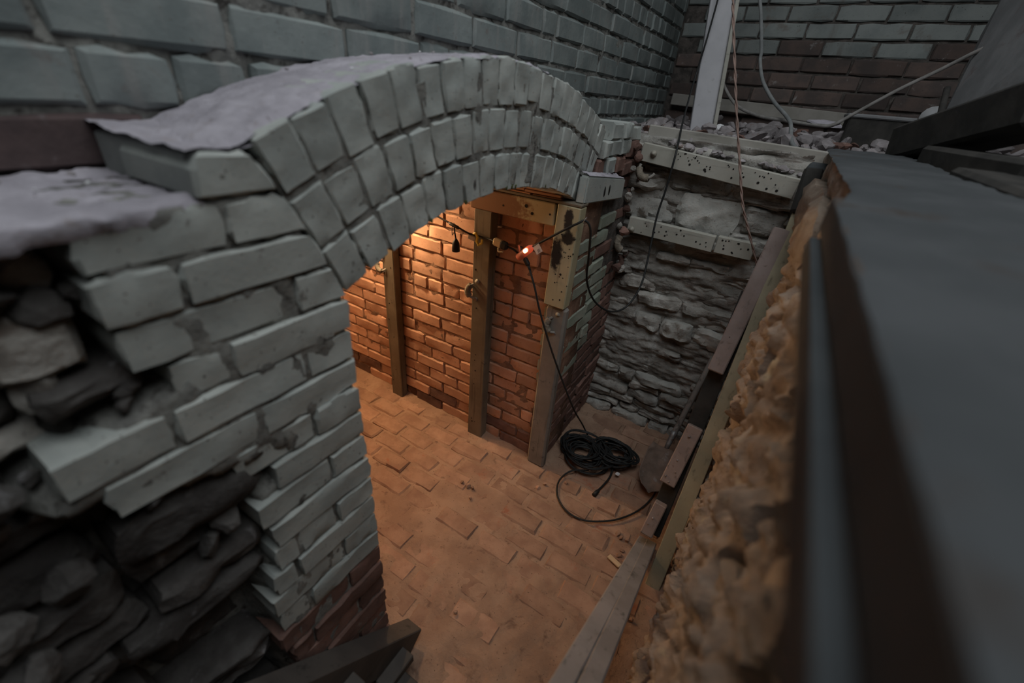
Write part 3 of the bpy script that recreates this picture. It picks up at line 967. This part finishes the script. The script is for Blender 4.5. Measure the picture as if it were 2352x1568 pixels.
# grey plank rising from the foot of the brace towards the eye
t = thing('grey_plank', 'long split grey plank on the pit floor running out below', 'plank')
a, b = Vector((.000, 1.425, .028)), Vector((-.028, .18, .86))
pu = (b-a).normalized()
beam('board', a + UX*.008, b + UX*.012, .046, .05, UX, M['plank'], t, .004)
beam('board', a - UX*.026, b - UX*.040, .046, .044, UX, M['plank'], t, .004)

# cap timbers on top of the right wall, close to the eye
cap = thing('wall_cap_beam', 'dark dust topped timber cap lying along the right wall', 'beam')
V, F = [], []
add_box(V, F, (.069, -.9, 1.60), (.36, .84, 1.6495), .003)
mesh('upper_timber', V, F, M['tar'], cap)
V, F = [], []
add_box(V, F, (.057, -.9, 1.567), (.36, .78, 1.598), .002)
mesh('lower_timber', V, F, M['tar'], cap)
V, F = [], []
add_box(V, F, (.13, .84, 1.60), (.36, 2.27, 1.6485), .003)
mesh('rear_timber', V, F, M['tar'], cap)
grid('dust_layer', lambda s, t: (.0695+(.03*max(0, min(1, (t-.52)/.06))+.006*nf((t*40, 2, 0), 1, 3)*(t > .55))*(1-s)+.287*s, -.9+3.18*t, 1.6525+.003*fb((s*.3, t*3, 0), 14, 3, 4)+.004*s - (.0035 if s == 0 else 0)), 30, 200, M['slab_dust'], cap, kind='stuff')
grid('dust_layer', lambda s, t: (.0575+.0112*s, -.9+1.675*t, 1.5984+.0006*nf((t*40, s, 0), 1, 3)), 2, 60, M['tar_edge'], cap, kind='stuff')
# wedge of rough stone poking out at the far end of the cap
rough_stone(wr, (X_R-.02, 0, 0), -UY, -UX, UZ, -2.10, -1.2, 1.40, 1.57, M['rock_stone'], .02, .08, .014, nx=14, nz=6)

# stair stringer against the pier
st = thing('stair_stringer', 'dark wooden stair stringer sloping down beside the painted pier', 'stairs')
sa, sb = Vector((-.628, .60, .02)), Vector((-.628, -.30, .995))
beam('stringer', sa + Vector((0, -.06, .0)), sb + Vector((0, -.06, 0)), .070, .12, UX, M['stair'], st, .003)
for k in range(4):
    q = sa + (sb-sa)*(.10 + .2*k)
    beam('tread_cleat', q + Vector((.06, -.14, -.02)), q + Vector((.06, -.02, -.02)), .05, .035, UX, M['stair'], st, .003)
    beam('tread', q + Vector((.035, -.12, -.045)), q + Vector((.14-.02*k, -.12, -.045)), .12, .025, UY, M['stair'], st, .003)

# ================================================================== HOOKS
def hook(c, s, label, side=-1, tilt=0.0, nrm=(0, -1, 0)):
    """bent iron hook wrapped in twine, held by a round bolt plate above and below"""
    c = Vector(c); nrm = Vector(nrm)
    t = thing('rope_hook', label, 'hook', 'rope wrapped hooks')
    right = UZ.cross(nrm).normalized() * -side
    pts = []
    for k in range(9):
        a = math.radians(75 - 165*k/8 + tilt)
        pts.append(c + (-right*math.cos(a)*s*.55 + UZ*math.sin(a)*s*.6) + nrm*(s*.28*math.sin(math.pi*k/8)+.006))
    hk = tube('iron_hook', pts, s*.10, M['post_grey'], t, 4, 7)
    V, F = [], []
    P = spline(pts[1:7], 5)
    for i in range(1, len(P)-1, 1):
        d = (P[i+1]-P[i-1]).normalized(); q = d.orthogonal().normalized()
        ring = [P[i] + (q*math.cos(x)+d.cross(q)*math.sin(x))*s*.20 + d*s*.02*math.sin(x*2+i) for x in [2*math.pi*j/9 for j in range(10)]]
        tube_geo(ring, s*.055, V, F, 5)
    mesh('twine_wrap', V, F, M['rope'], hk, True)
    lathe('bolt', [(-.002, s*.2), (s*.08, s*.2), (s*.10, s*.10), (s*.16, s*.09)], c + UZ*s*.85 + right*s*.12, nrm, M['ceramic'], t, 10)
    lathe('bolt', [(-.002, s*.17), (s*.07, s*.17), (s*.09, s*.09)], c - UZ*s*.72 + right*s*.05, nrm, M['steel'], t, 10)
    return t
p = PY(1093, 668, 1.556); hook(p, .060, 'rope wrapped hook on the middle dark post')
p = PY(880, 606, 1.565); hook(p, .055, 'rope wrapped hook on the narrow batten post at the arch rim', -1, -50)
p = PY(1275, 745, 1.57); hook(p, .062, 'frayed twine hook on the corner post below its olive half', -1, -10)
p = PY(1490, 385, YB-.002); hook(p, .075, 'fat rope wrapped hook on the long nail holed batten', -1, -60)
p = PY(1440, 555, YB-.012); hook(p, .080, 'dusty rope wrapped hook at the left end of the olive grey batten', -1, -20)

# ================================================================== STRING LIGHT, CABLES
Ys = 1.515
sl = thing('string_light', 'work light string with pendant socket and lit bulb in the alcove', 'string light')
cord = [(-1.71, 1.49, 1.442), PY(960, 470, 1.53), PY(1005, 497, 1.525), PY(1043, 517, 1.52), PY(1075, 535, 1.53), PY(1092, 540, 1.548), PY(1120, 548, 1.545), PY(1140, 556, 1.53), PY(1165, 566, Ys)]
tube('cord', cord, .0042, M['rubber'], sl, 6, 7)
kn = PY(1043, 518, 1.52)
lathe('knot_clamp', [(-.03, .004), (-.02, .008), (.02, .008), (.032, .004)], kn, PY(1075, 535, 1.52)-kn, M['rubber'], sl, 8)
tube('hanging_loop', [kn+Vector((0, 0, .012)), kn+Vector((-.012, 0, -.01)), kn+Vector((-.010, 0, -.045)), kn+Vector((.0, 0, -.03))], .002, M['rope'], sl, 4, 5)
so = PY(1047, 548, 1.52)
tube('drop_cord', [kn, kn+Vector((.004, 0, -.03)), so], .0036, M['rubber'], sl, 5, 6)
lathe('pendant_socket', [(0, .005), (.006, .009), (.020, .0165), (.058, .0185), (.060, .0165), (.056, .0155)], so, (0.02, 0, -1), M['rubber'], sl, 14)
tube('cord', [(-1.71, 1.49, 1.442), (-2.0, 1.30, 1.435), (-2.35, 1.0, 1.452), (-2.9, .80, 1.44)], .0042, M['rubber'], sl, 6, 7)  # cord carried on to the added fill bulb
for bb in (BULB, BULB_FILL):
    bs = Vector(bb)
    tube('drop_cord', [bs+Vector((0, .0, .082)), bs+Vector((0, .0, .079))], .0036, M['rubber'], sl, 3, 6)
    sk = lathe('socket', [(0, .006), (.010, .015), (.058, .0175)], bs+Vector((0, 0, .084)), (0, 0, -1), M['rubber'], sl, 12)
    V, F = [], []
    bm = bmesh.new(); bmesh.ops.create_uvsphere(bm, u_segments=14, v_segments=9, radius=.027); grab(bm, V, F, Matrix.Translation(bs) @ Matrix.Diagonal((1, 1, 1.15, 1)))
    mesh('bulb', V, F, M['bulb'], sk, True)

# yellow clip on the middle post
t = thing('spring_clip', 'yellow and chrome cable clip on the middle dark post', 'clip')
c = PY(1096, 550, 1.542)
V, F = [], []
tube_geo([c+Vector((-.02, 0, .022)), c+Vector((-.006, -.004, .028)), c+Vector((.006, -.006, .014)), c+Vector((.004, -.008, -.006)), c+Vector((.014, -.008, -.02)), c+Vector((.028, -.004, -.010)), c+Vector((.026, 0, .006))], .0065, V, F, 6)
mesh('jaw', V, F, M['yellow'], t)
beam('spring_handle', c+Vector((-.044, -.006, .008)), c+Vector((.0, -.006, .0)), .022, .012, UZ, M['steel'], t, .003)
# adapter
t = thing('plug_adapter', 'beige and black plug adapter on the cord between the posts', 'adapter')
a, b = PY(1134, 553, Ys), PY(1166, 567, Ys)
beam('body', a, a.lerp(b, .62), .034, .022, UZ, M['beige'], t, .006)
beam('black_plug', a.lerp(b, .5), b, .036, .026, UZ, M['rubber'], t, .008)
tube('loose_flap', [a.lerp(b, .45)+Vector((0, -.01, -.016)), a.lerp(b, .5)+Vector((0, -.012, -.030)), a.lerp(b, .8)+Vector((0, -.012, -.024))], .004, M['beige'], t, 4, 5)
tube('tail_cord', [b, PY(1180, 573, Ys), PY(1196, 588, Ys)], .0045, M['rubber'], t, 5, 6)
# lit connector
t = thing('cord_connector', 'pink glowing cord connector with a paper tag', 'connector')
a, b = PY(1189, 592, Ys), PY(1224, 566, Ys)
d = (b-a)
cb = lathe('clear_body', [(0, .008), (.004, .015), (d.length*.5, .0165), (d.length*.8, .016), (d.length, .008)], a, d, M['pink'], t, 12)
lathe('neon_glow', [(0, .004), (.004, .0085), (.018, .0085), (.024, .004)], a.lerp(b, .5)+Vector((0, -.0125, .004)), d, M['neon'], cb, 8)
tg = [PY(1224, 568, Ys-.01), PY(1237, 559, Ys-.01), PY(1246, 577, Ys-.012), PY(1233, 585, Ys-.012)]
V = [p for p in tg] + [p+Vector((0, .0012, 0)) for p in tg]
pt = mesh('paper_tag', V, [[0, 1, 2, 3], [7, 6, 5, 4], [0, 4, 5, 1], [1, 5, 6, 2], [2, 6, 7, 3], [3, 7, 4, 0]], M['tagwhite'], t)
V, F = [], []
for k in range(4):
    p0 = tg[3].lerp(tg[0], .15+.1*k).lerp(tg[2].lerp(tg[1], .15+.1*k), .35); p1 = tg[3].lerp(tg[0], .15+.1*k).lerp(tg[2].lerp(tg[1], .15+.1*k), .75)
    tube_geo([p0+Vector((0, -.0005, 0)), p1+Vector((0, -.0005, 0))], .0006, V, F, 4)
mesh('print_lines', V, F, M['rubber'], pt, kind='stuff')
q = PY(1192, 572, Ys-.005)
bk = beam('black_plug', PY(1194, 566, Ys), PY(1199, 592, Ys), .018, .016, UX, M['rubber'], t, .003)
beam('red_sticker', PY(1191.5, 563, Ys-.012), PY(1193.5, 578, Ys-.012), .008, .003, UX, M['tagred'], bk, .001)
beam('lower_plug', PY(1205, 592, Ys), PY(1214, 610, Ys), .020, .018, UX, M['rubber'], t, .005)
lathe('strain_relief', [(0, .007), (.03, .0042)], PY(1213, 609, Ys), PY(1217, 620, Ys)-PY(1213, 609, Ys), M['rubber'], t, 8)

# black extension cord: connector -> ring -> swag -> white post
RG = PY(1345, 507, 1.545)
cord = [b, PY(1290, 531, 1.52), PY(1325, 514, 1.53), RG, PY(1356, 530, 1.56), PY(1352, 590, 1.60), PY(1348, 645, 1.68), PY(1366, 692, 1.78), PY(1402, 715, 1.88), PY(1440, 703, 1.97),
        PY(1472, 655, 2.05), PY(1489, 590, 2.12), PY(1508, 500, 2.17), PY(1531, 430, 2.19), PY(1553, 350, 2.2), PY(1561, 314, 2.30), PY(1568, 282, 2.45), PY(1590, 200, 2.93), PY(1622, 95, 2.985), PY(1654, -20, 2.99), PY(1690, -160, 3.0)]
c = tube('extension_cord', cord, .0048, M['rubber'], None, 8, 7)
tag(c, 'black extension cord swagged from the corner post up to the white post', 'cord')
t = thing('wire_ring', 'small wire ring at the top of the corner post holding the cord', 'ring')
ringp = [RG + Vector((.004*math.sin(a), -.004+.010*math.cos(a), .012*math.sin(a)+.002)) for a in [2*math.pi*k/12 for k in range(13)]]
tube('wire_ring', ringp, .0012, M['steel'], t, 2, 5)

# drop cord to the floor and the coil
cord = [PY(1216, 618, Ys), PY(1228, 660, 1.50), PY(1240, 715, 1.50), PY(1262, 790, 1.51), PY(1290, 870, 1.56), PY(1318, 940, 1.65), PZ(1338, 975, .12), PZ(1352, 1004, .03)]
c = tube('drop_cord', cord, .0046, M['rubber'], None, 8, 7)
tag(c, 'black cord dropping from the glowing connector to the coil on the floor', 'cord')
coil = thing('cord_coil', 'tangled heap of black cord beside the pier foot', 'cord coil')
cc = random.Random(21)
for k in range(24):
    big = k < 14
    ox, oy = (-.475, 1.775) if big else (-.33, 1.865)
    ox += cc.uniform(-.03, .04); oy += cc.uniform(-.035, .035)
    ra, rb = (cc.uniform(.06, .135), cc.uniform(.06, .115)) if big else (cc.uniform(.05, .12), cc.uniform(.06, .10))
    ph = cc.random()*6; zb = .022 + .006*(k % 9) + cc.uniform(0, .006)
    pts = []
    turns = cc.choice((1.0, 1.6, 2.2))
    n_ = int(14*turns)
    for i in range(n_+1):
        a = ph + 2*math.pi*turns*i/n_
        pts.append(Vector((ox + ra*math.cos(a) + .022*nf((i*.4, k, 0), 1, 3), oy + rb*math.sin(a) + .022*nf((i*.4, k, 5), 1, 3), zb + .014*nf((i*.4, k, 9), 1, 7) + .008)))
    tube('cord_turn', pts, .0048, M['rubber'], coil, 3, 6)
tube('loose_end', [(-.30, 1.80, .03), (-.29, 1.72, .022), (-.295, 1.66, .02), (-.31, 1.59, .016)], .0055, M['rubber'], coil, 5, 6)
lathe('plug_end', [(0, .006), (.02, .011), (.05, .012)], (-.306, 1.60, .018), (-.1, -.5, 0), M['rubber'], coil, 8)
lp = [PZ(1352, 1082, .035), PZ(1312, 1083, .02), PZ(1284, 1105, .012), PZ(1280, 1140, .012), PZ(1300, 1174, .012), PZ(1336, 1195, .012), PZ(1380, 1199, .012), PZ(1425, 1192, .014), PZ(1468, 1172, .014),
      PZ(1500, 1140, .014), PZ(1516, 1100, .02)]
c = tube('loop_cord', [p + Vector((0, 0, .006)) for p in lp], .0046, M['rubber'], None, 8, 7)
tag(c, 'single loop of black cord sweeping out over the lit floor', 'cord')

# cables upstairs
c = tube('grey_cable', [PY(1640, 80, 3.2), PY(1647, 140, 3.15), PY(1660, 190, 3.12), PY(1690, 240, 3.05), PY(1740, 265, 2.95), PY(1810, 278, 2.9), PY(1880, 288, 2.85), PY(1912, 287, 2.85), PY(1960, 262, 2.9), PY(2060, 208, 2.9), PY(2160, 160, 2.9), PY(2255, 113, 2.85), PY(2330, 85, 2.8)], .0085, M['cable_dust'], None, 8, 8)
tag(c, 'dusty grey cable sagging over the rubble up to the leaning sheet', 'cable')
c = tube('conduit', [PY(1740, -30, 3.3), PY(1747, 20, 3.28), PY(1749, 110, 3.25), PY(1746, 140, 3.22), PY(1752, 185, 3.15), PY(1775, 230, 3.0), PY(1805, 265, 2.85), PY(1816, 285, 2.75), PY(1817, 318, 2.6), PY(1826, 338, 2.52), PY(1860, 352, 2.47), PY(1885, 358, 2.44)], .0095, M['conduit'], None, 8, 8)
tag(c, 'grey bent conduit dropping into the rubble by the cap beam', 'pipe')
tw = spline([PY(1684, -30, 2.3), PY(1684, 40, 2.28), PY(1688, 160, 2.25), PY(1692, 260, 2.22), PY(1700, 390, 2.19), PY(1706, 470, 2.18), PY(1722, 540, 2.19), PY(1742, 620, 2.21)], 16)
V, F = [], []
for ph in (0, math.pi):
    tube_geo([p + Vector((math.cos(i*.55+ph), math.sin(i*.55+ph), 0))*.003 for i, p in enumerate(tw)], .0034, V, F, 6)
c = mesh('twisted_wire', V, F, M['copper'], None, True)
tag(c, 'thin twisted brown wire hanging in front of the stone wall', 'wire')

# ================================================================== SHOVEL
sh = thing('shovel', 'old shovel leaning in the far corner beside the brace', 'shovel')
tip, top = Vector((-.085, 1.72, .04)), PY(1612, 872, 2.24)
neck = PZ(1530, 1030, .13)
tube('handle', [neck.lerp(top, .18), neck.lerp(top, .6), top, top+(top-neck)*.35], .0155, M['handle'], sh, 4, 8)
tube('shaft', [neck, neck.lerp(top, .25)], lambda t: .012+.007*t, M['steel'], sh, 4, 8)
ax = (tip-neck); bl = ax.length; ax.normalize(); sd = ax.cross(UZ).normalized(); bnr = sd.cross(ax)
def blade(s, t):
    w = .085*(1 if t < .55 else math.sqrt(max(.02, 1-((t-.55)/.45)**2)))*(.85+.15*min(1, t*6))
    return neck + ax*(bl*1.05*t) + sd*(w*(2*s-1)) + bnr*(.028*(2*s-1)**2 - .006*math.cos(s*6.28)*(1-t) + .012*t)
grid_solid('blade', blade, 12, 14, bnr*-.0025, M['rust'], sh)

# ================================================================== RUBBLE
cm = [chunk_mesh('rubble_chunk', 700+k, M['rubble'], rnd.uniform(.45, .9)) for k in range(14)]
cm_red = [chunk_mesh('rubble_chunk', 750+k, M['red'], .7) for k in range(3)]
cm_w = [chunk_mesh('rubble_chunk', 780+k, M['white'], .5) for k in range(2)]
taken = []
def chunk(x, y, z, s, me, label, group):
    mw = Matrix.Translation((x, y, z)) @ Euler((rnd.uniform(-.5, .5), rnd.uniform(-.5, .5), rnd.random()*6.3)).to_matrix().to_4x4() @ Matrix.Diagonal((s*rnd.uniform(.8, 1.3), s*rnd.uniform(.7, 1.0), s*rnd.uniform(.6, 1.0), 1))
    return link('rubble_chunk', me, None, mw, label, 'rubble', group)
k = 0; tries = 0
while k < 200 and tries < 6000:
    tries += 1
    x = rnd.uniform(-.86, .95); y = Y_S + .03 + (rnd.random()**1.25)*1.25
    s = rnd.uniform(.045, .135) * (1 if y > 2.6 else .7)
    if y < 2.55 and x > .1: continue
    if y < 2.47 and x > -.68: continue
    if any((x-a)**2+(y-b)**2 < ((s+r)*.36)**2 for a, b, r in taken): continue
    taken.append((x, y, s))
    q = rnd.random()
    if q < .06: me, lb, gp = rnd.choice(cm_red), 'reddish brick chunk among the grey rubble upstairs', 'reddish chunks in the rubble'
    elif q < .09: me, lb, gp = rnd.choice(cm_w), 'small white plaster piece among the grey rubble upstairs', 'white pieces in the rubble'
    elif x < -.56 + (2.9-y)*.05: me, lb, gp = rnd.choice(cm), 'grey plaster chunk heaped between the painted wall and the white post', 'rubble left of the white post'
    elif x < .05: me, lb, gp = rnd.choice(cm), 'grey plaster chunk heaped between the white post and the bent conduit', 'rubble between white post and conduit'
    else: me, lb, gp = rnd.choice(cm), 'grey plaster chunk lying between the bent conduit and the dark timbers', 'rubble right of the conduit'
    chunk(x, y, shelf_h(x, y) + s*.16, s, me, lb, gp)
    k += 1
for k in range(30):                    # crumbs on the batten ledge
    x = rnd.uniform(-.52, .05); s = rnd.uniform(.025, .065)
    chunk(x, YB+rnd.uniform(.045, .085), 1.602 - .095*(x+.635) + s*.15, s, rnd.choice(cm), 'plaster crumb lying on top of the long nail holed batten', 'crumbs on the long batten')
for k in range(26):                    # crumbs on the dusty arch back and ledge
    if k < 14:
        a = A0 + (A1-A0)*rnd.uniform(.02, .8); yy, zz = arc(R3+.004, a); x = X_A - rnd.uniform(.04, .24)
        lb, gp = 'plaster crumb lying on the dusty back of the arch', 'crumbs on the arch back'
    else:
        yy, zz, x = rnd.uniform(.02, .26), 1.597, X_A - rnd.uniform(.05, .26)
        lb, gp = 'plaster crumb on the dusty ledge left of the arch', 'crumbs on the left ledge'
    s = rnd.uniform(.006, .014)
    chunk(x, yy, zz, s, rnd.choice(cm_w) if rnd.random() < .3 else rnd.choice(cm), lb, gp)
V, F = [], []
for k in range(420):                   # grit between the chunks
    x = rnd.uniform(-.86, .9); y = Y_S + .02 + rnd.random()*1.1; s = rnd.uniform(.008, .024)
    bm = bmesh.new(); bmesh.ops.create_icosphere(bm, subdivisions=1, radius=s)
    grab(bm, V, F, Matrix.Translation((x, y, shelf_h(x, y)+s*.1-.012)) @ Euler((rnd.random()*6, rnd.random()*6, 0)).to_matrix().to_4x4() @ Matrix.Diagonal((1, .7, .6, 1)))
c = mesh('rubble_grit', V, F, M['rubble']); tag(c, 'fine plaster grit lying between the rubble chunks', 'grit', kind='stuff')
# pale flake
c = PY(1890, 283, 2.86)
V = [c+Vector(v) for v in ((-.07, 0, .010), (.015, -.02, -.010), (.085, .0, -.006), (.07, .035, .010), (0, .04, .016))]
o = mesh('plaster_flake', V + [v+Vector((0, 0, -.008)) for v in V], [[0, 1, 2, 3, 4], [9, 8, 7, 6, 5]] + [[i, i+5, (i+1) % 5+5, (i+1) % 5] for i in range(5)], M['dust'])
tag(o, 'thin white flake of plaster under the sagging cable', 'debris')

# ================================================================== RIGHT SIDE CLUTTER
t = thing('leaning_sheet', 'large grey board leaning at a slant against the back wall', 'board')
P = [PY(2253, 80, 3.05), PY(2150, 300, 2.75), PY(2370, 215, 2.3), PY(2460, 60, 2.3), PY(2440, -80, 2.7), PY(2320, -40, 3.0)]
nn = (P[1]-P[0]).cross(P[3]-P[0]).normalized()
V = P + [p - nn*.02*(-1 if nn.y < 0 else 1)*-1 for p in P]
mesh('sheet', V, [[0, 1, 2, 3, 4, 5], [11, 10, 9, 8, 7, 6]] + [[i, i+6, (i+1) % 6+6, (i+1) % 6] for i in range(6)], M['sheet'], t)
t = thing('dark_timber', 'thick dark timber lying over the far end of the cap beam', 'timber')
beam('beam', PY(2085, 335, 2.35), PY(2450, 235, 1.75), .12, .14, UZ, M['dark_timber'], t, .01, .006)
t = thing('dark_timber', 'blackened timber block below the slanting dark timber', 'timber')
beam('beam', PY(2160, 378, 2.0), PY(2420, 432, 1.5), .10, .14, UZ, M['dark_timber'], t, .01, .006)
t = thing('dark_timber', 'short dark timber end at the right edge of the cap beam', 'timber')
beam('beam', PY(2230, 440, 1.55), PY(2420, 520, 1.15), .10, .12, UZ, M['dark_timber'], t, .01, .006)
t = thing('dust_covered_crate', 'dust topped dark box behind the bracket against the back wall', 'box')
V, F = [], []
p = PY(2080, 310, 3.0)
add_box(V, F, (p.x-.25, 3.06, 1.63), (p.x+.30, 3.4, p.z+.06), .008)
mesh('box', V, F, M['dark_timber'], t)
V, F = [], []
add_box(V, F, (p.x-.262, 3.05, p.z+.055), (p.x+.312, 3.41, p.z+.075), .006)
mesh('lid', V, F, M['sheet'], t)
t = thing('angle_bracket', 'dusty bent metal bracket propped behind the dark timber', 'bracket')
b0, b1, b2 = PY(2085, 335, 2.5), PY(2113, 300, 2.6), PY(2140, 272, 2.7)
beam('arm', b0, b1, .05, .02, (1, 0, .3), M['sheet'], t, .004)
beam('arm', b1, b2, .04, .02, (1, 0, .3), M['sheet'], t, .004)
lathe('eye_plate', [(-.012, .045), (.012, .045)], b2, (0, -1, .2), M['sheet'], t, 16)
c = tube('iron_bar', [PY(2142, 325, 2.3), PY(2158, 270, 2.42), PY(2176, 203, 2.55)], .011, M['dark_timber'], None, 4, 8)
tag(c, 'dark iron bar standing upright by the bracket', 'bar')

# ================================================================== SMALL DEBRIS ON THE PIT FLOOR
o = beam('wood_splinter', PZ(1398, 1276, .02), PZ(1424, 1301, .02), .022, .008, (1, .6, 0), M['splinter'], None, .002, .003)
tag(o, 'pale wood splinter on the floor beside the grey plank', 'splinter')
cd = [chunk_mesh('floor_crumb', 820+k, M['floor_brick'], .7, 1) for k in range(5)]
for (u, v, s) in ((1422, 1222, .03), (1428, 1232, .022), (1440, 1238, .02), (1430, 1262, .022), (1424, 1272, .03), (1436, 1284, .028), (1428, 1290, .03), (1445, 1296, .02), (1412, 1286, .018),
                  (1075, 1112, .03), (1086, 1118, .022), (1080, 1140, .02), (1062, 1104, .022), (1236, 1116, .03), (1252, 1108, .02), (1440, 1410, .025), (1450, 1420, .02), (1046, 1405, .018), (1300, 1105, .02)):
    p = PZ(u, v, .02)
    link('floor_crumb', rnd.choice(cd), None, Matrix.Translation((p.x, p.y, floor_h(p.x, p.y)+.012)) @ Euler((rnd.random(), rnd.random(), rnd.random()*6)).to_matrix().to_4x4() @ Matrix.Scale(s*1.3, 4),
         'small brick crumb on the pit floor', 'debris', 'brick crumbs on the pit floor')
for i, (u, v, lab) in enumerate(((1372, 1040, 'pale pebble inside the black cord coil'), (1418, 1088, 'pale pebble at the near edge of the cord coil'))):
    p = PZ(u, v, .03)
    link('pebble', cm_w[0], None, Matrix.Translation((p.x, p.y, .035)) @ Matrix.Scale(.03, 4), lab, 'debris')
